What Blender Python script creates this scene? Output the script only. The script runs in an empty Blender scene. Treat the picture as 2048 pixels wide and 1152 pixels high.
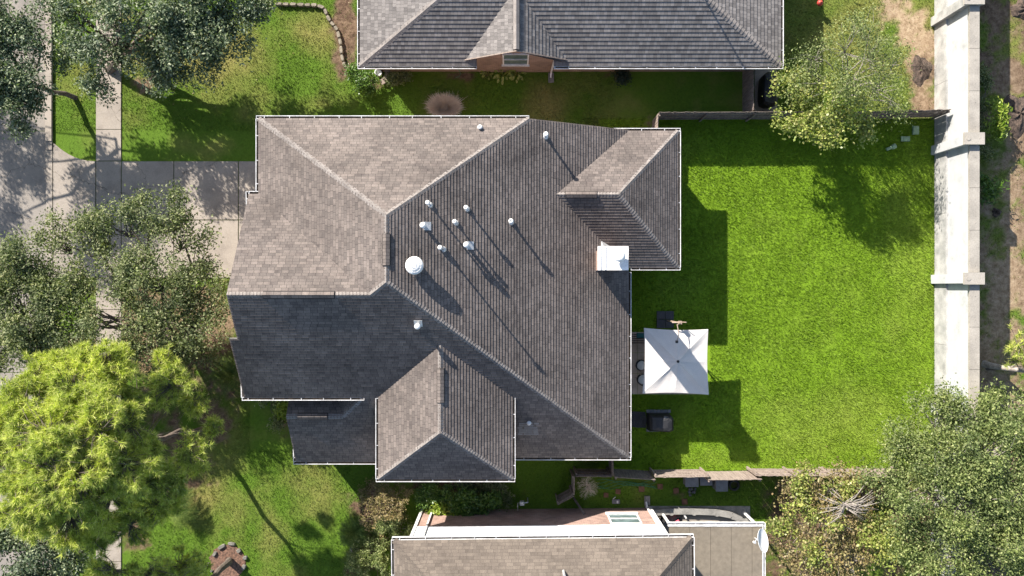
import bpy, math, random
import numpy as np
from mathutils import Vector, Matrix, Quaternion
from mathutils.geometry import tessellate_polygon
random.seed(7)
R = math.radians
scene = bpy.context.scene
COL = scene.collection
# ------------------------------------------------------------------ camera, sky, sun, exposure
CAM_H = 43.0
FPX = 1634.0                       # focal length in pixels of the 2048 px wide photograph
cam_d = bpy.data.cameras.new('camera'); cam = bpy.data.objects.new('camera', cam_d); COL.objects.link(cam)
cam.location = (0, 0, CAM_H); cam.rotation_euler = (0, 0, 0)
cam_d.sensor_width = 36.0; cam_d.lens = 36.0 * FPX / 2048.0; cam_d.clip_end = 3000
scene.camera = cam
SUN = Vector((-1.055, 1.34, 1.0)).normalized()
world = bpy.data.worlds.new("World"); scene.world = world; world.use_nodes = True
wn = world.node_tree; bg = wn.nodes['Background']
sky = wn.nodes.new('ShaderNodeTexSky'); sky.sky_type = 'NISHITA'; sky.sun_disc = False
sky.sun_elevation = math.asin(SUN.z); sky.sun_rotation = math.atan2(SUN.x, SUN.y)
wn.links.new(sky.outputs[0], bg.inputs[0]); bg.inputs[1].default_value = 0.09
sl = bpy.data.lights.new('sun', 'SUN'); sl.energy = 5.0; sl.angle = R(0.5); sl.color = (1.0, 0.93, 0.84)
sun = bpy.data.objects.new('sun', sl); COL.objects.link(sun); sun.location = (-30, 40, 60)
sun.rotation_euler = (-SUN).to_track_quat('-Z', 'Y').to_euler()
scene.view_settings.view_transform = 'Standard'; scene.view_settings.look = 'None'
scene.view_settings.exposure = 1.30; scene.view_settings.gamma = 1.0

# ------------------------------------------------------------------ helpers
def at(px, py, z=0.0):
    """a pixel of the photograph (2048 wide) and a height -> a point of the place"""
    k = (CAM_H - z) / FPX
    return Vector(((px - 1024) * k, (576 - py) * k, z))
def on(px, py, zf):
    z = 5.0
    for _ in range(12):
        p = at(px, py, z); z = zf(p.x, p.y)
    return at(px, py, z)
def tag(o, label=None, cat=None, group=None, kind=None):
    if label: o['label'] = label
    if cat: o['category'] = cat
    if group: o['group'] = group
    if kind: o['kind'] = kind
    return o
def root(name, loc, label, cat, group=None):
    o = bpy.data.objects.new(name, None); COL.objects.link(o); o.location = loc
    o.empty_display_size = 0.3
    return tag(o, label, cat, group)
def put(o, parent):
    if parent is not None:
        o.parent = parent
        m = Matrix.Identity(4); q = parent
        base = Vector((0, 0, 0))
        if parent.type == 'EMPTY': base = Vector(parent.location)
        o.matrix_parent_inverse = Matrix.Translation(-base)
    return o
def dup(r, loc, label=None):
    n = r.copy(); COL.objects.link(n); n.location = loc
    if label: n['label'] = label
    for ch in [c for c in bpy.data.objects if c.parent == r]:
        c = ch.copy(); COL.objects.link(c); c.parent = n
        for g in [q for q in bpy.data.objects if q.parent == ch]:
            d = g.copy(); COL.objects.link(d); d.parent = c
    return n
class MB:
    def __init__(s): s.v = []; s.f = []; s.uv = []; s.sm = False
    def face(s, pts, uv=None):
        b = len(s.v); s.v += [tuple(p) for p in pts]; s.f.append(list(range(b, b + len(pts))))
        if uv is None:
            p0 = Vector(pts[0]); n = (Vector(pts[1]) - p0).cross(Vector(pts[2]) - p0)
            if abs(n.z) > 0.7 * n.length or n.length == 0: uv = [(p[0], p[1]) for p in pts]
            elif abs(n.y) > abs(n.x): uv = [(p[0], p[2]) for p in pts]
            else: uv = [(p[1], p[2]) for p in pts]
        s.uv += [tuple(u) for u in uv]
    def hexa(s, P):
        for q in ((0,3,2,1),(4,5,6,7),(0,1,5,4),(1,2,6,5),(2,3,7,6),(3,0,4,7)): s.face([P[i] for i in q])
    def box(s, c, sz, rz=0, M=None):
        c = Vector(c); hx, hy, hz = sz[0]/2, sz[1]/2, sz[2]/2
        m = M if M is not None else Matrix.Rotation(rz, 3, 'Z')
        P = [c + m @ Vector(p) for p in ((-hx,-hy,-hz),(hx,-hy,-hz),(hx,hy,-hz),(-hx,hy,-hz),(-hx,-hy,hz),(hx,-hy,hz),(hx,hy,hz),(-hx,hy,hz))]
        s.hexa(P)
    def bar(s, a, b, w, h, up=(0,0,1), off=0.0, dz=0.0):
        """box along a->b, w sideways, h along up; off shifts sideways"""
        a = Vector(a); b = Vector(b); d = (b - a)
        if d.length < 1e-5: return
        d.normalize(); u = Vector(up); sd = d.cross(u)
        if sd.length < 1e-4: u = Vector((1,0,0)); sd = d.cross(u)
        sd.normalize(); u = sd.cross(d).normalized()
        o = sd*off + u*dz
        P = []
        for q in (a, b):
            P.append([q + o + sd*sx*w/2 + u*sy*h/2 for sx, sy in ((-1,-1),(1,-1),(1,1),(-1,1))])
        s.hexa([P[0][0],P[0][1],P[0][2],P[0][3],P[1][0],P[1][1],P[1][2],P[1][3]])
    def tube(s, pts, rads, n=6, cap=True):
        pts = [Vector(p) for p in pts]; rings = []
        b0 = len(s.v); u = None
        for i, p in enumerate(pts):
            d = (pts[min(i+1, len(pts)-1)] - pts[max(i-1, 0)])
            if d.length < 1e-6: d = Vector((0,0,1))
            d.normalize()
            if u is None:
                u = d.orthogonal().normalized()
            u = (u - d*u.dot(d))
            u = u.normalized() if u.length > 1e-5 else d.orthogonal().normalized()
            w = d.cross(u)
            r = rads[i] if hasattr(rads, '__len__') else rads
            s.v += [tuple(p + (u*math.cos(2*math.pi*k/n) + w*math.sin(2*math.pi*k/n))*r) for k in range(n)]
        for i in range(len(pts)-1):
            for k in range(n):
                a = b0 + i*n + k; c = b0 + i*n + (k+1) % n
                s.f.append([a, c, c+n, a+n]); s.uv += [(k/n, i), ((k+1)/n, i), ((k+1)/n, i+1), (k/n, i+1)]
        if cap:
            s.f.append([b0+k for k in range(n)][::-1]); s.uv += [(0,0)]*n
            e = b0 + (len(pts)-1)*n
            s.f.append([e+k for k in range(n)]); s.uv += [(0,0)]*n
    def lathe(s, c, prof, n=20, ax=1.0, ay=1.0):
        """profile [(r,z)...] about a vertical axis through c"""
        c = Vector(c)
        b0 = len(s.v)
        for r, z in prof:
            for k in range(n):
                a = 2*math.pi*k/n
                s.v.append((c.x + r*ax*math.cos(a), c.y + r*ay*math.sin(a), c.z + z))
        for i in range(len(prof)-1):
            for k in range(n):
                a = b0+i*n+k; q = b0+i*n+(k+1) % n
                s.f.append([a, q, q+n, a+n]); s.uv += [(0,0)]*4
        if prof[0][0] > 1e-4: s.f.append([b0+k for k in range(n)][::-1]); s.uv += [(0,0)]*n
        if prof[-1][0] > 1e-4:
            e = b0+(len(prof)-1)*n; s.f.append([e+k for k in range(n)]); s.uv += [(0,0)]*n
    def build(s, name, m, parent=None, smooth=False):
        me = bpy.data.meshes.new(name); me.from_pydata(s.v, [], s.f)
        uvl = me.uv_layers.new(name='UVMap'); uvl.data.foreach_set('uv', np.array(s.uv, dtype=np.float32).ravel())
        me.materials.append(m)
        if smooth: me.polygons.foreach_set('use_smooth', [True]*len(me.polygons))
        me.update()
        o = bpy.data.objects.new(name, me); COL.objects.link(o)
        return put(o, parent)
def np_mesh(name, V, k, m, parent=None, attr=None, n=None):
    """faces of k corners each, V = (N*k,3)"""
    N = len(V)//k
    me = bpy.data.meshes.new(name); me.vertices.add(len(V)); me.vertices.foreach_set('co', V.astype(np.float32).ravel())
    me.loops.add(len(V)); me.loops.foreach_set('vertex_index', np.arange(len(V), dtype=np.int32))
    me.polygons.add(N); me.polygons.foreach_set('loop_start', np.arange(0, len(V), k, dtype=np.int32))
    me.polygons.foreach_set('loop_total', np.full(N, k, dtype=np.int32))
    me.update(calc_edges=True)
    if attr is not None:
        for an, av in attr.items():
            a = me.attributes.new(an, 'FLOAT', 'POINT'); a.data.foreach_set('value', np.repeat(av, k).astype(np.float32))
    me.materials.append(m); me.validate()
    o = bpy.data.objects.new(name, me); COL.objects.link(o)
    return put(o, parent)
rng = np.random.default_rng(11)
_lat = rng.random((256, 256))
def vnoise(x, y, s):
    x = np.asarray(x)/s + 100.0; y = np.asarray(y)/s + 100.0
    xi = np.floor(x).astype(int); yi = np.floor(y).astype(int); fx = x-xi; fy = y-yi
    fx = fx*fx*(3-2*fx); fy = fy*fy*(3-2*fy)
    g = lambda a, b: _lat[a % 256, b % 256]
    return (g(xi,yi)*(1-fx)+g(xi+1,yi)*fx)*(1-fy) + (g(xi,yi+1)*(1-fx)+g(xi+1,yi+1)*fx)*fy
def fbm(x, y, s): return 0.5*vnoise(x,y,s)+0.3*vnoise(x,y,s*0.45)+0.2*vnoise(x,y,s*0.2)

# ------------------------------------------------------------------ materials
def newmat(name):
    m = bpy.data.materials.new(name); m.use_nodes = True
    return m, m.node_tree, m.node_tree.nodes['Principled BSDF']
def L(nt, a, b): nt.links.new(a, b)
def ramp(nt, cols, pos=None):
    r = nt.nodes.new('ShaderNodeValToRGB'); e = r.color_ramp.elements
    n = len(cols); pos = pos or [i/(n-1) for i in range(n)]
    while len(e) < n: e.new(0.5)
    for i in range(n): e[i].position = pos[i]; e[i].color = (*cols[i], 1)
    return r
def noise(nt, scale, detail=4, rough=0.6, co='Object', stretch=None):
    t = nt.nodes.new('ShaderNodeTexNoise'); t.inputs['Scale'].default_value = scale
    t.inputs['Detail'].default_value = detail; t.inputs['Roughness'].default_value = rough
    tc = nt.nodes.new('ShaderNodeTexCoord'); src = tc.outputs[co]
    if stretch:
        mp = nt.nodes.new('ShaderNodeMapping'); mp.inputs['Scale'].default_value = stretch; L(nt, src, mp.inputs[0]); src = mp.outputs[0]
    L(nt, src, t.inputs['Vector']); return t
def mixc(nt, fac, a, b, mode='MIX'):
    m = nt.nodes.new('ShaderNodeMix'); m.data_type = 'RGBA'; m.blend_type = mode
    for s, v in ((0, fac), (6, a), (7, b)):
        if hasattr(v, 'links') or hasattr(v, 'is_linked'): L(nt, v, m.inputs[s])
        else: m.inputs[s].default_value = v if s == 0 else (*v, 1)
    return m.outputs[2]
def bump(nt, p, h, strength=0.4, dist=0.02):
    b = nt.nodes.new('ShaderNodeBump'); b.inputs['Strength'].default_value = strength; b.inputs['Distance'].default_value = dist
    L(nt, h, b.inputs['Height']); L(nt, b.outputs[0], p.inputs['Normal'])
def simple(name, c1, c2=None, scale=3.0, rough=0.8, metal=0.0, fine=40.0, bmp=0.2, stretch=None, bd=0.01):
    m, nt, p = newmat(name); c2 = c2 or tuple(x*0.8 for x in c1)
    a = noise(nt, scale, 5, stretch=stretch); b = noise(nt, fine, 3)
    r = ramp(nt, [c2, c1], [0.35, 0.65]); L(nt, a.outputs[0], r.inputs[0])
    rr = ramp(nt, [(0.82,)*3, (1.12,)*3], [0.3, 0.7]); L(nt, b.outputs[0], rr.inputs[0])
    L(nt, mixc(nt, 1.0, r.outputs[0], rr.outputs[0], 'MULTIPLY'), p.inputs['Base Color'])
    p.inputs['Roughness'].default_value = rough; p.inputs['Metallic'].default_value = metal
    if bmp: bump(nt, p, b.outputs[0], bmp, bd)
    return m
def shingle(name, c1, c2, cdark, bw, rh, patch=0.25, tint=None, contrast=1.0):
    m, nt, p = newmat(name)
    tc = nt.nodes.new('ShaderNodeTexCoord')
    br = nt.nodes.new('ShaderNodeTexBrick'); L(nt, tc.outputs['UV'], br.inputs['Vector'])
    br.inputs['Scale'].default_value = 1.0; br.inputs['Brick Width'].default_value = bw; br.inputs['Row Height'].default_value = rh
    br.inputs['Mortar Size'].default_value = 0.007; br.inputs['Mortar Smooth'].default_value = 0.3; br.inputs['Bias'].default_value = 0.0
    br.offset = 0.5; br.offset_frequency = 2
    br.inputs['Color1'].default_value = (*c1, 1); br.inputs['Color2'].default_value = (*c2, 1); br.inputs['Mortar'].default_value = (*cdark, 1)
    n1 = noise(nt, 0.45, 6, 0.65); r1 = ramp(nt, [(1-patch,)*3, (1+patch,)*3], [0.3, 0.7]); L(nt, n1.outputs[0], r1.inputs[0])
    c = mixc(nt, 1.0, br.outputs['Color'], r1.outputs[0], 'MULTIPLY')
    n2 = noise(nt, 30, 3, 0.7); r2 = ramp(nt, [(0.75,)*3, (1.2,)*3], [0.3, 0.7]); L(nt, n2.outputs[0], r2.inputs[0])
    c = mixc(nt, 1.0, c, r2.outputs[0], 'MULTIPLY')
    if tint:
        n3 = noise(nt, 1.7, 4, 0.6, 'UV', (1, 0.3, 1)); r3 = ramp(nt, [(1,1,1), tint], [0.5, 0.68]); L(nt, n3.outputs[0], r3.inputs[0])
        c = mixc(nt, 1.0, c, r3.outputs[0], 'MULTIPLY')
    n5 = noise(nt, 2.6, 5, 0.65, 'UV', (1.0, 0.16, 1)); r5 = ramp(nt, [(0.78,0.78,0.80),(1,1,1),(1.12,1.12,1.12)], [0.3,0.48,0.72]); L(nt, n5.outputs[0], r5.inputs[0])
    c = mixc(nt, 1.0, c, r5.outputs[0], 'MULTIPLY')
    L(nt, c, p.inputs['Base Color']); p.inputs['Roughness'].default_value = 0.93
    p.inputs['Specular IOR Level'].default_value = 0.25
    bump(nt, p, n2.outputs[0], 0.35, 0.01)
    return m
def brickm(name, c1, c2, mortar):
    m, nt, p = newmat(name); tc = nt.nodes.new('ShaderNodeTexCoord')
    br = nt.nodes.new('ShaderNodeTexBrick'); L(nt, tc.outputs['UV'], br.inputs['Vector'])
    br.inputs['Scale'].default_value = 1.0; br.inputs['Brick Width'].default_value = 0.22; br.inputs['Row Height'].default_value = 0.09
    br.inputs['Mortar Size'].default_value = 0.006
    br.inputs['Color1'].default_value = (*c1, 1); br.inputs['Color2'].default_value = (*c2, 1); br.inputs['Mortar'].default_value = (*mortar, 1)
    n1 = noise(nt, 1.2, 5); r1 = ramp(nt, [(0.7,)*3, (1.2,)*3], [0.3, 0.7]); L(nt, n1.outputs[0], r1.inputs[0])
    L(nt, mixc(nt, 1.0, br.outputs['Color'], r1.outputs[0], 'MULTIPLY'), p.inputs['Base Color'])
    p.inputs['Roughness'].default_value = 0.9; return m
def leafm(name, cols, trans=0.3, gloss=0.25, rough=0.45, tw=1.0):
    m, nt, p = newmat(name)
    g = nt.nodes.new('ShaderNodeNewGeometry'); r = ramp(nt, cols); L(nt, g.outputs['Random Per Island'], r.inputs[0])
    n = noise(nt, 0.9, 3); rr = ramp(nt, [(0.75,0.78,0.8), (1.2,1.15,0.95)], [0.3, 0.7]); L(nt, n.outputs[0], rr.inputs[0])
    c = mixc(nt, 1.0, r.outputs[0], rr.outputs[0], 'MULTIPLY')
    L(nt, c, p.inputs['Base Color']); p.inputs['Roughness'].default_value = rough; p.inputs['Specular IOR Level'].default_value = gloss
    t = nt.nodes.new('ShaderNodeBsdfTranslucent'); L(nt, mixc(nt, 1.0, c, (1.0*tw, 1.15*tw, 0.45*tw), 'MULTIPLY'), t.inputs[0])
    mx = nt.nodes.new('ShaderNodeMixShader'); mx.inputs[0].default_value = trans
    L(nt, p.outputs[0], mx.inputs[1]); L(nt, t.outputs[0], mx.inputs[2]); L(nt, mx.outputs[0], nt.nodes['Material Output'].inputs[0])
    return m
M = {}
M['shingle'] = shingle('weathered_shingle', (0.182,0.153,0.136), (0.118,0.101,0.092), (0.022,0.020,0.020), 0.30, 0.15, 0.24, (0.80,0.79,0.80))
M['shingle2'] = shingle('laminated_shingle', (0.225,0.207,0.195), (0.125,0.115,0.11), (0.06,0.057,0.056), 0.17, 0.20, 0.12)
M['shingle3'] = shingle('tan_shingle', (0.165,0.137,0.112), (0.118,0.098,0.081), (0.072,0.06,0.05), 0.32, 0.15, 0.2)
M['cap'] = simple('ridge_cap_shingle', (0.255,0.228,0.21), (0.165,0.146,0.134), 2.5, 0.92, fine=25, bmp=0.3)
M['cap_dark'] = simple('dark_ridge_cap', (0.23,0.222,0.22), (0.16,0.155,0.155), 2.5, 0.92, fine=25, bmp=0.3)
M['dark'] = simple('dark_gap', (0.012,0.012,0.013), (0.008,0.008,0.008), 4, 0.9)
M['white'] = simple('white_paint', (0.78,0.78,0.77), (0.62,0.61,0.59), 1.5, 0.5, fine=12, bmp=0.05)
M['gutter'] = simple('gutter_metal', (0.74,0.74,0.74), (0.5,0.49,0.48), 2.2, 0.4, fine=9, bmp=0.0)
M['litter'] = simple('gutter_leaf_litter', (0.10,0.07,0.045), (0.03,0.025,0.02), 6, 0.95, fine=30, bmp=0.6)
M['brick'] = brickm('brick', (0.38,0.24,0.19), (0.26,0.16,0.13), (0.36,0.31,0.27))
M['brick_tan'] = brickm('tan_brick', (0.33,0.22,0.17), (0.235,0.15,0.115), (0.36,0.31,0.25))
M['siding'] = simple('white_siding', (0.80,0.80,0.79), (0.73,0.73,0.72), 0.8, 0.55, fine=6, bmp=0.0)
M['glass'] = simple('window_glass', (0.16,0.22,0.22), (0.10,0.14,0.14), 1.5, 0.08, fine=3, bmp=0.0)
M['galv'] = simple('galvanised_metal', (0.62,0.62,0.61), (0.42,0.42,0.42), 8, 0.35, 0.3, fine=30, bmp=0.1)
M['capwhite'] = simple('white_metal_cap', (0.82,0.82,0.81), (0.70,0.69,0.67), 2, 0.45, fine=20, bmp=0.05)
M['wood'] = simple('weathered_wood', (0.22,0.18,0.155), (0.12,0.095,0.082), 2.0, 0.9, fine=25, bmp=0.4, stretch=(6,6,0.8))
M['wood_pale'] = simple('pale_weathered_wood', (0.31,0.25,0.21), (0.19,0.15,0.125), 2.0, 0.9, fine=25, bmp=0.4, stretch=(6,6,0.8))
M['concrete'] = simple('driveway_concrete', (0.32,0.28,0.238), (0.225,0.197,0.17), 0.7, 0.9, fine=18, bmp=0.15)
M['concrete2'] = simple('grey_concrete', (0.29,0.28,0.26), (0.17,0.165,0.155), 1.6, 0.9, fine=18, bmp=0.15)
M['road'] = simple('road_concrete', (0.245,0.218,0.19), (0.155,0.14,0.125), 0.45, 0.92, fine=14, bmp=0.15)
def stained_white():
    m, nt, p = newmat('painted_concrete')
    a = noise(nt, 0.8, 6, 0.7); r = ramp(nt, [(0.30,0.305,0.30), (0.42,0.43,0.43), (0.48,0.49,0.49)], [0.3, 0.45, 0.7]); L(nt, a.outputs[0], r.inputs[0])
    s = noise(nt, 1.6, 6, 0.75, 'Object', (1.5, 0.35, 1.2)); rs = ramp(nt, [(1,1,1),(0.93,0.92,0.9),(0.55,0.55,0.54)], [0.55, 0.66, 0.78]); L(nt, s.outputs[0], rs.inputs[0])
    L(nt, mixc(nt, 1.0, r.outputs[0], rs.outputs[0], 'MULTIPLY'), p.inputs['Base Color']); p.inputs['Roughness'].default_value = 0.8
    b = noise(nt, 25, 3); bump(nt, p, b.outputs[0], 0.1, 0.01); return m
M['wallwhite'] = stained_white()
M['walllow'] = simple('stained_concrete', (0.44,0.43,0.41), (0.25,0.25,0.24), 1.4, 0.85, fine=20, bmp=0.2)
M['wallcap'] = simple('precast_cap', (0.36,0.33,0.285), (0.27,0.248,0.215), 1.2, 0.9, fine=20, bmp=0.2)
def concretem(name, c1, c2):
    m, nt, p = newmat(name)
    a = noise(nt, 0.5, 8, 0.7); r = ramp(nt, [c2, c1, tuple(x*1.1 for x in c1)], [0.3, 0.52, 0.75]); L(nt, a.outputs[0], r.inputs[0])
    s = noise(nt, 1.9, 6, 0.8, 'Object', (1.0, 0.4, 1)); rs = ramp(nt, [(1,1,1),(0.93,0.92,0.9),(0.62,0.6,0.57)], [0.54, 0.62, 0.76]); L(nt, s.outputs[0], rs.inputs[0])
    c = mixc(nt, 1.0, r.outputs[0], rs.outputs[0], 'MULTIPLY')
    v = nt.nodes.new('ShaderNodeTexVoronoi'); v.feature = 'DISTANCE_TO_EDGE'; v.inputs['Scale'].default_value = 0.16
    tc = nt.nodes.new('ShaderNodeTexCoord'); wp = noise(nt, 1.2, 4); mp = nt.nodes.new('ShaderNodeVectorMath'); mp.operation = 'MULTIPLY_ADD'
    L(nt, wp.outputs['Color'], mp.inputs[0]); mp.inputs[1].default_value = (1.3, 1.3, 0); L(nt, tc.outputs['Object'], mp.inputs[2]); L(nt, mp.outputs[0], v.inputs['Vector'])
    rv = ramp(nt, [(0.5,0.48,0.45),(1,1,1)], [0.0, 0.0035]); L(nt, v.outputs['Distance'], rv.inputs[0])
    c = mixc(nt, 1.0, c, rv.outputs[0], 'MULTIPLY')
    f = noise(nt, 22, 4, 0.8); rf = ramp(nt, [(0.8,)*3, (1.15,)*3], [0.3, 0.7]); L(nt, f.outputs[0], rf.inputs[0])
    L(nt, mixc(nt, 1.0, c, rf.outputs[0], 'MULTIPLY'), p.inputs['Base Color']); p.inputs['Roughness'].default_value = 0.92
    bump(nt, p, f.outputs[0], 0.2, 0.01); return m
M['concrete'] = concretem('driveway_concrete', (0.32,0.28,0.238), (0.215,0.187,0.16))
M['road'] = concretem('road_concrete', (0.255,0.228,0.2), (0.165,0.15,0.135))
M['bark'] = simple('grey_bark', (0.17,0.135,0.11), (0.07,0.055,0.045), 5, 0.95, fine=20, bmp=0.6, stretch=(3,3,0.7))
M['bark_pale'] = simple('pale_bark', (0.38,0.34,0.30), (0.22,0.19,0.165), 5, 0.9, fine=20, bmp=0.4)
M['twig'] = simple('pink_twigs', (0.36,0.26,0.22), (0.22,0.155,0.13), 5, 0.9, fine=20, bmp=0.3)
M['straw'] = simple('dry_straw', (0.88,0.78,0.66), (0.74,0.64,0.52), 6, 0.9, fine=20, bmp=0.2)
M['oak'] = leafm('oak_leaves', [(0.05,0.075,0.03),(0.13,0.165,0.07),(0.20,0.235,0.115),(0.31,0.32,0.19)], 0.32, 0.25, 0.6)
M['oak_blue'] = leafm('dark_oak_leaves', [(0.03,0.055,0.03),(0.08,0.12,0.06),(0.19,0.235,0.145),(0.36,0.40,0.29)], 0.25, 0.3, 0.55)
M['pine'] = leafm('pine_needles', [(0.21,0.30,0.06),(0.40,0.47,0.10),(0.56,0.60,0.18),(0.70,0.69,0.30)], 0.38, 0.2, 0.6)
M['olive'] = leafm('olive_leaves', [(0.055,0.085,0.025),(0.14,0.185,0.06),(0.215,0.265,0.10),(0.34,0.37,0.18)], 0.32, 0.25, 0.6)
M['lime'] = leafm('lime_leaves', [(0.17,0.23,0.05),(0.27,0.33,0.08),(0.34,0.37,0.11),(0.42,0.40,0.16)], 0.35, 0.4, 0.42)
M['dryleaf'] = leafm('dry_leaves', [(0.17,0.16,0.06),(0.27,0.23,0.10),(0.22,0.155,0.09),(0.34,0.29,0.15)], 0.25, 0.3, 0.5)
M['shrub'] = leafm('shrub_leaves', [(0.035,0.08,0.012),(0.07,0.15,0.02),(0.11,0.2,0.035),(0.16,0.26,0.05)], 0.3, 0.5, 0.4)
M['yshrub'] = leafm('yellow_shrub_leaves', [(0.14,0.24,0.02),(0.24,0.33,0.04),(0.3,0.36,0.07)], 0.3, 0.4, 0.4)
M['darkshrub'] = leafm('dark_shrub_leaves', [(0.01,0.022,0.01),(0.02,0.045,0.018)], 0.15, 0.5, 0.4)
M['palm'] = leafm('palm_leaflets', [(0.05,0.085,0.018),(0.085,0.13,0.03),(0.15,0.2,0.055)], 0.2, 0.12, 0.6)
M['fabric'] = simple('canopy_fabric', (0.60,0.565,0.53), (0.55,0.515,0.48), 1.2, 0.85, fine=60, bmp=0.1)
M['blackmetal'] = simple('black_metal', (0.02,0.02,0.021), (0.015,0.015,0.015), 5, 0.45, 0.2, bmp=0.05)
M['blackcover'] = simple('black_vinyl_cover', (0.022,0.022,0.024), (0.012,0.012,0.013), 3, 0.55, fine=5, bmp=0.6, bd=0.05)
M['greycover'] = simple('grey_cover', (0.12,0.12,0.122), (0.08,0.08,0.08), 3, 0.7, fine=6, bmp=0.3)
M['cushion'] = simple('white_cushion', (0.85,0.84,0.82), (0.78,0.77,0.75), 3, 0.8)
M['dug'] = simple('dug_earth', (0.12,0.085,0.065), (0.03,0.022,0.018), 6, 0.97, fine=18, bmp=0.9, bd=0.05)
M['charcoal'] = simple('charcoal_base', (0.055,0.055,0.06), (0.04,0.04,0.043), 2, 0.7, fine=10, bmp=0.1)
M['bronze'] = simple('tan_metal', (0.42,0.32,0.25), (0.3,0.22,0.17), 4, 0.5, 0.2)
M['teal'] = simple('teal_cushion', (0.02,0.11,0.11), (0.015,0.08,0.08), 3, 0.9)
M['patio'] = simple('patio_stone', (0.58,0.45,0.36), (0.42,0.32,0.25), 1.8, 0.9, fine=25, bmp=0.2)
M['slat'] = simple('bench_slat_wood', (0.17,0.12,0.09), (0.11,0.075,0.055), 3, 0.8)
M['stone'] = simple('garden_stone', (0.20,0.19,0.165), (0.11,0.105,0.09), 5, 0.95, fine=18, bmp=0.6)
M['stone_pale'] = simple('pale_edging_stone', (0.27,0.235,0.18), (0.17,0.15,0.115), 5, 0.95, fine=18, bmp=0.4)
M['terracotta'] = simple('terracotta_paver', (0.20,0.10,0.06), (0.12,0.065,0.04), 5, 0.95)
M['flatroof'] = simple('tan_metal_roof', (0.19,0.16,0.12), (0.172,0.145,0.109), 0.5, 0.65, fine=5, bmp=0.0)
M['greengrey'] = simple('pale_green_plastic', (0.30,0.42,0.26), (0.22,0.32,0.19), 4, 0.6)
M['hose'] = simple('green_hose', (0.03,0.22,0.12), (0.02,0.15,0.08), 4, 0.5)
M['red'] = simple('red_plastic', (0.5,0.07,0.05), (0.35,0.04,0.03), 4, 0.5)
M['pink'] = simple('pink_plastic', (0.7,0.15,0.2), (0.55,0.1,0.15), 4, 0.5)
M['greybox'] = simple('grey_plastic', (0.22,0.22,0.23), (0.15,0.15,0.155), 3, 0.6)
M['mulch'] = simple('mulch', (0.24,0.135,0.09), (0.07,0.04,0.028), 9, 0.97, fine=22, bmp=0.9, bd=0.04)
# ------------------------------------------------------------------ ground
def g2(px, py): return (px-1024)*CAM_H/FPX, (576-py)*CAM_H/FPX      # ground pixel -> metres
def blobs(X, Y, lst):
    s = np.zeros_like(X)
    for cx, cy, rx, ry, st in lst:
        x, y = g2(cx, cy); k = CAM_H/FPX
        s = np.maximum(s, st*np.exp(-(((X-x)/(rx*k))**2 + ((Y-y)/(ry*k))**2)**1.5))
    return s
def inrect(X, Y, r):
    x0, y0 = g2(r[0], r[3]); x1, y1 = g2(r[2], r[1])
    return (X > x0) & (X < x1) & (Y > y0) & (Y < y1)
SOIL = [(330,650,200,110,1.1),(430,730,110,90,1.0),(200,720,140,90,.9),(330,900,120,150,.75),(420,850,70,60,.8),(250,1060,120,60,.8),
        (1800,50,60,75,.95),(1850,140,45,90,1.0),(1850,210,40,40,.9),(1610,200,40,60,.5),
        (760,165,70,22,.8),(690,60,32,110,1.2),(950,152,90,12,.6),(1240,152,60,14,.7),
        (900,970,190,34,.95),(740,1010,60,60,.95),(720,1110,50,80,.9),(1100,1000,40,22,.4),
        (1400,985,170,14,.55),(1560,1000,90,60,.9),(1650,1080,160,90,1.0),(1850,1060,250,130,1.0),
        (1765,920,50,26,.7),(1745,935,40,14,.6),(555,860,60,80,.35),(1300,250,16,22,.9),(1855,800,30,60,.5),
        (250,50,130,70,.55),(380,90,60,50,.55),(290,165,45,32,.8),(215,140,40,45,.5),(560,830,25,30,.8),(1440,970,60,12,.8),(1545,1090,40,110,1.0),(1540,1000,40,40,.8)]
TAN = [(1810,50,90,90,1.0),(1850,190,50,60,.5),(2000,600,60,500,.75),(1765,920,60,60,.8),(300,80,200,90,.6),(400,600,120,80,.6),(1300,250,20,30,.4)]
DRY_AND_SUNPATCH = [(640,70,50,45,.9),(480,90,60,40,.8),(390,110,150,60,.95),(150,150,60,55,.75),(640,200,90,20,.3),(410,290,70,30,.5),(480,200,90,50,.35),
       (900,210,60,20,.5),(1085,205,45,45,.85),(1720,70,170,110,.7),(1690,190,120,80,.4),(520,1000,30,70,.55),(640,960,50,40,.55),(540,1060,40,60,.5),(660,1000,40,50,.4),  # patch below the upper gable is window-reflected sunlight painted in as drier grass
       (470,1030,60,60,.4),(1700,850,190,90,.5),(1830,640,70,330,.35),(1430,912,60,18,.3),(450,900,60,80,.4),(390,1000,60,60,.7),(2020,120,60,130,.7),(1990,560,60,900,.6)]
def fields(X, Y):
    n1 = fbm(X, Y, 2.2); n2 = fbm(X+40, Y-17, 0.8); n3 = fbm(X-31, Y+9, 5.0)
    xr = g2(1955, 0)[0]
    soil = blobs(X, Y, SOIL); soil = np.where(X > xr, np.maximum(soil, 0.82), soil)
    dry = blobs(X, Y, DRY_AND_SUNPATCH); tan = blobs(X, Y, TAN)
    back = inrect(X, Y, (1200, 240, 1868, 940)).astype(float)
    soil = soil*(1-back*0.35)
    s = np.clip((soil - 0.62 + (n2-0.5)*1.1 + (n1-.5)*.5)*3.5 + .1, 0, 1); s = np.where(soil < 0.1, 0, s)
    d = np.clip(dry*0.95 + (n1-0.5)*1.1*(1-back*.55) + (n2-0.5)*.6*(1-back*.3) + -0.02*(1-back) + (n3-.5)*.3, 0, 1)
    side = inrect(X, Y, (850, 140, 1500, 262)).astype(float)
    return s, d, np.clip(tan + (n1-.5)*.5, 0, 1), back, side
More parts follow.
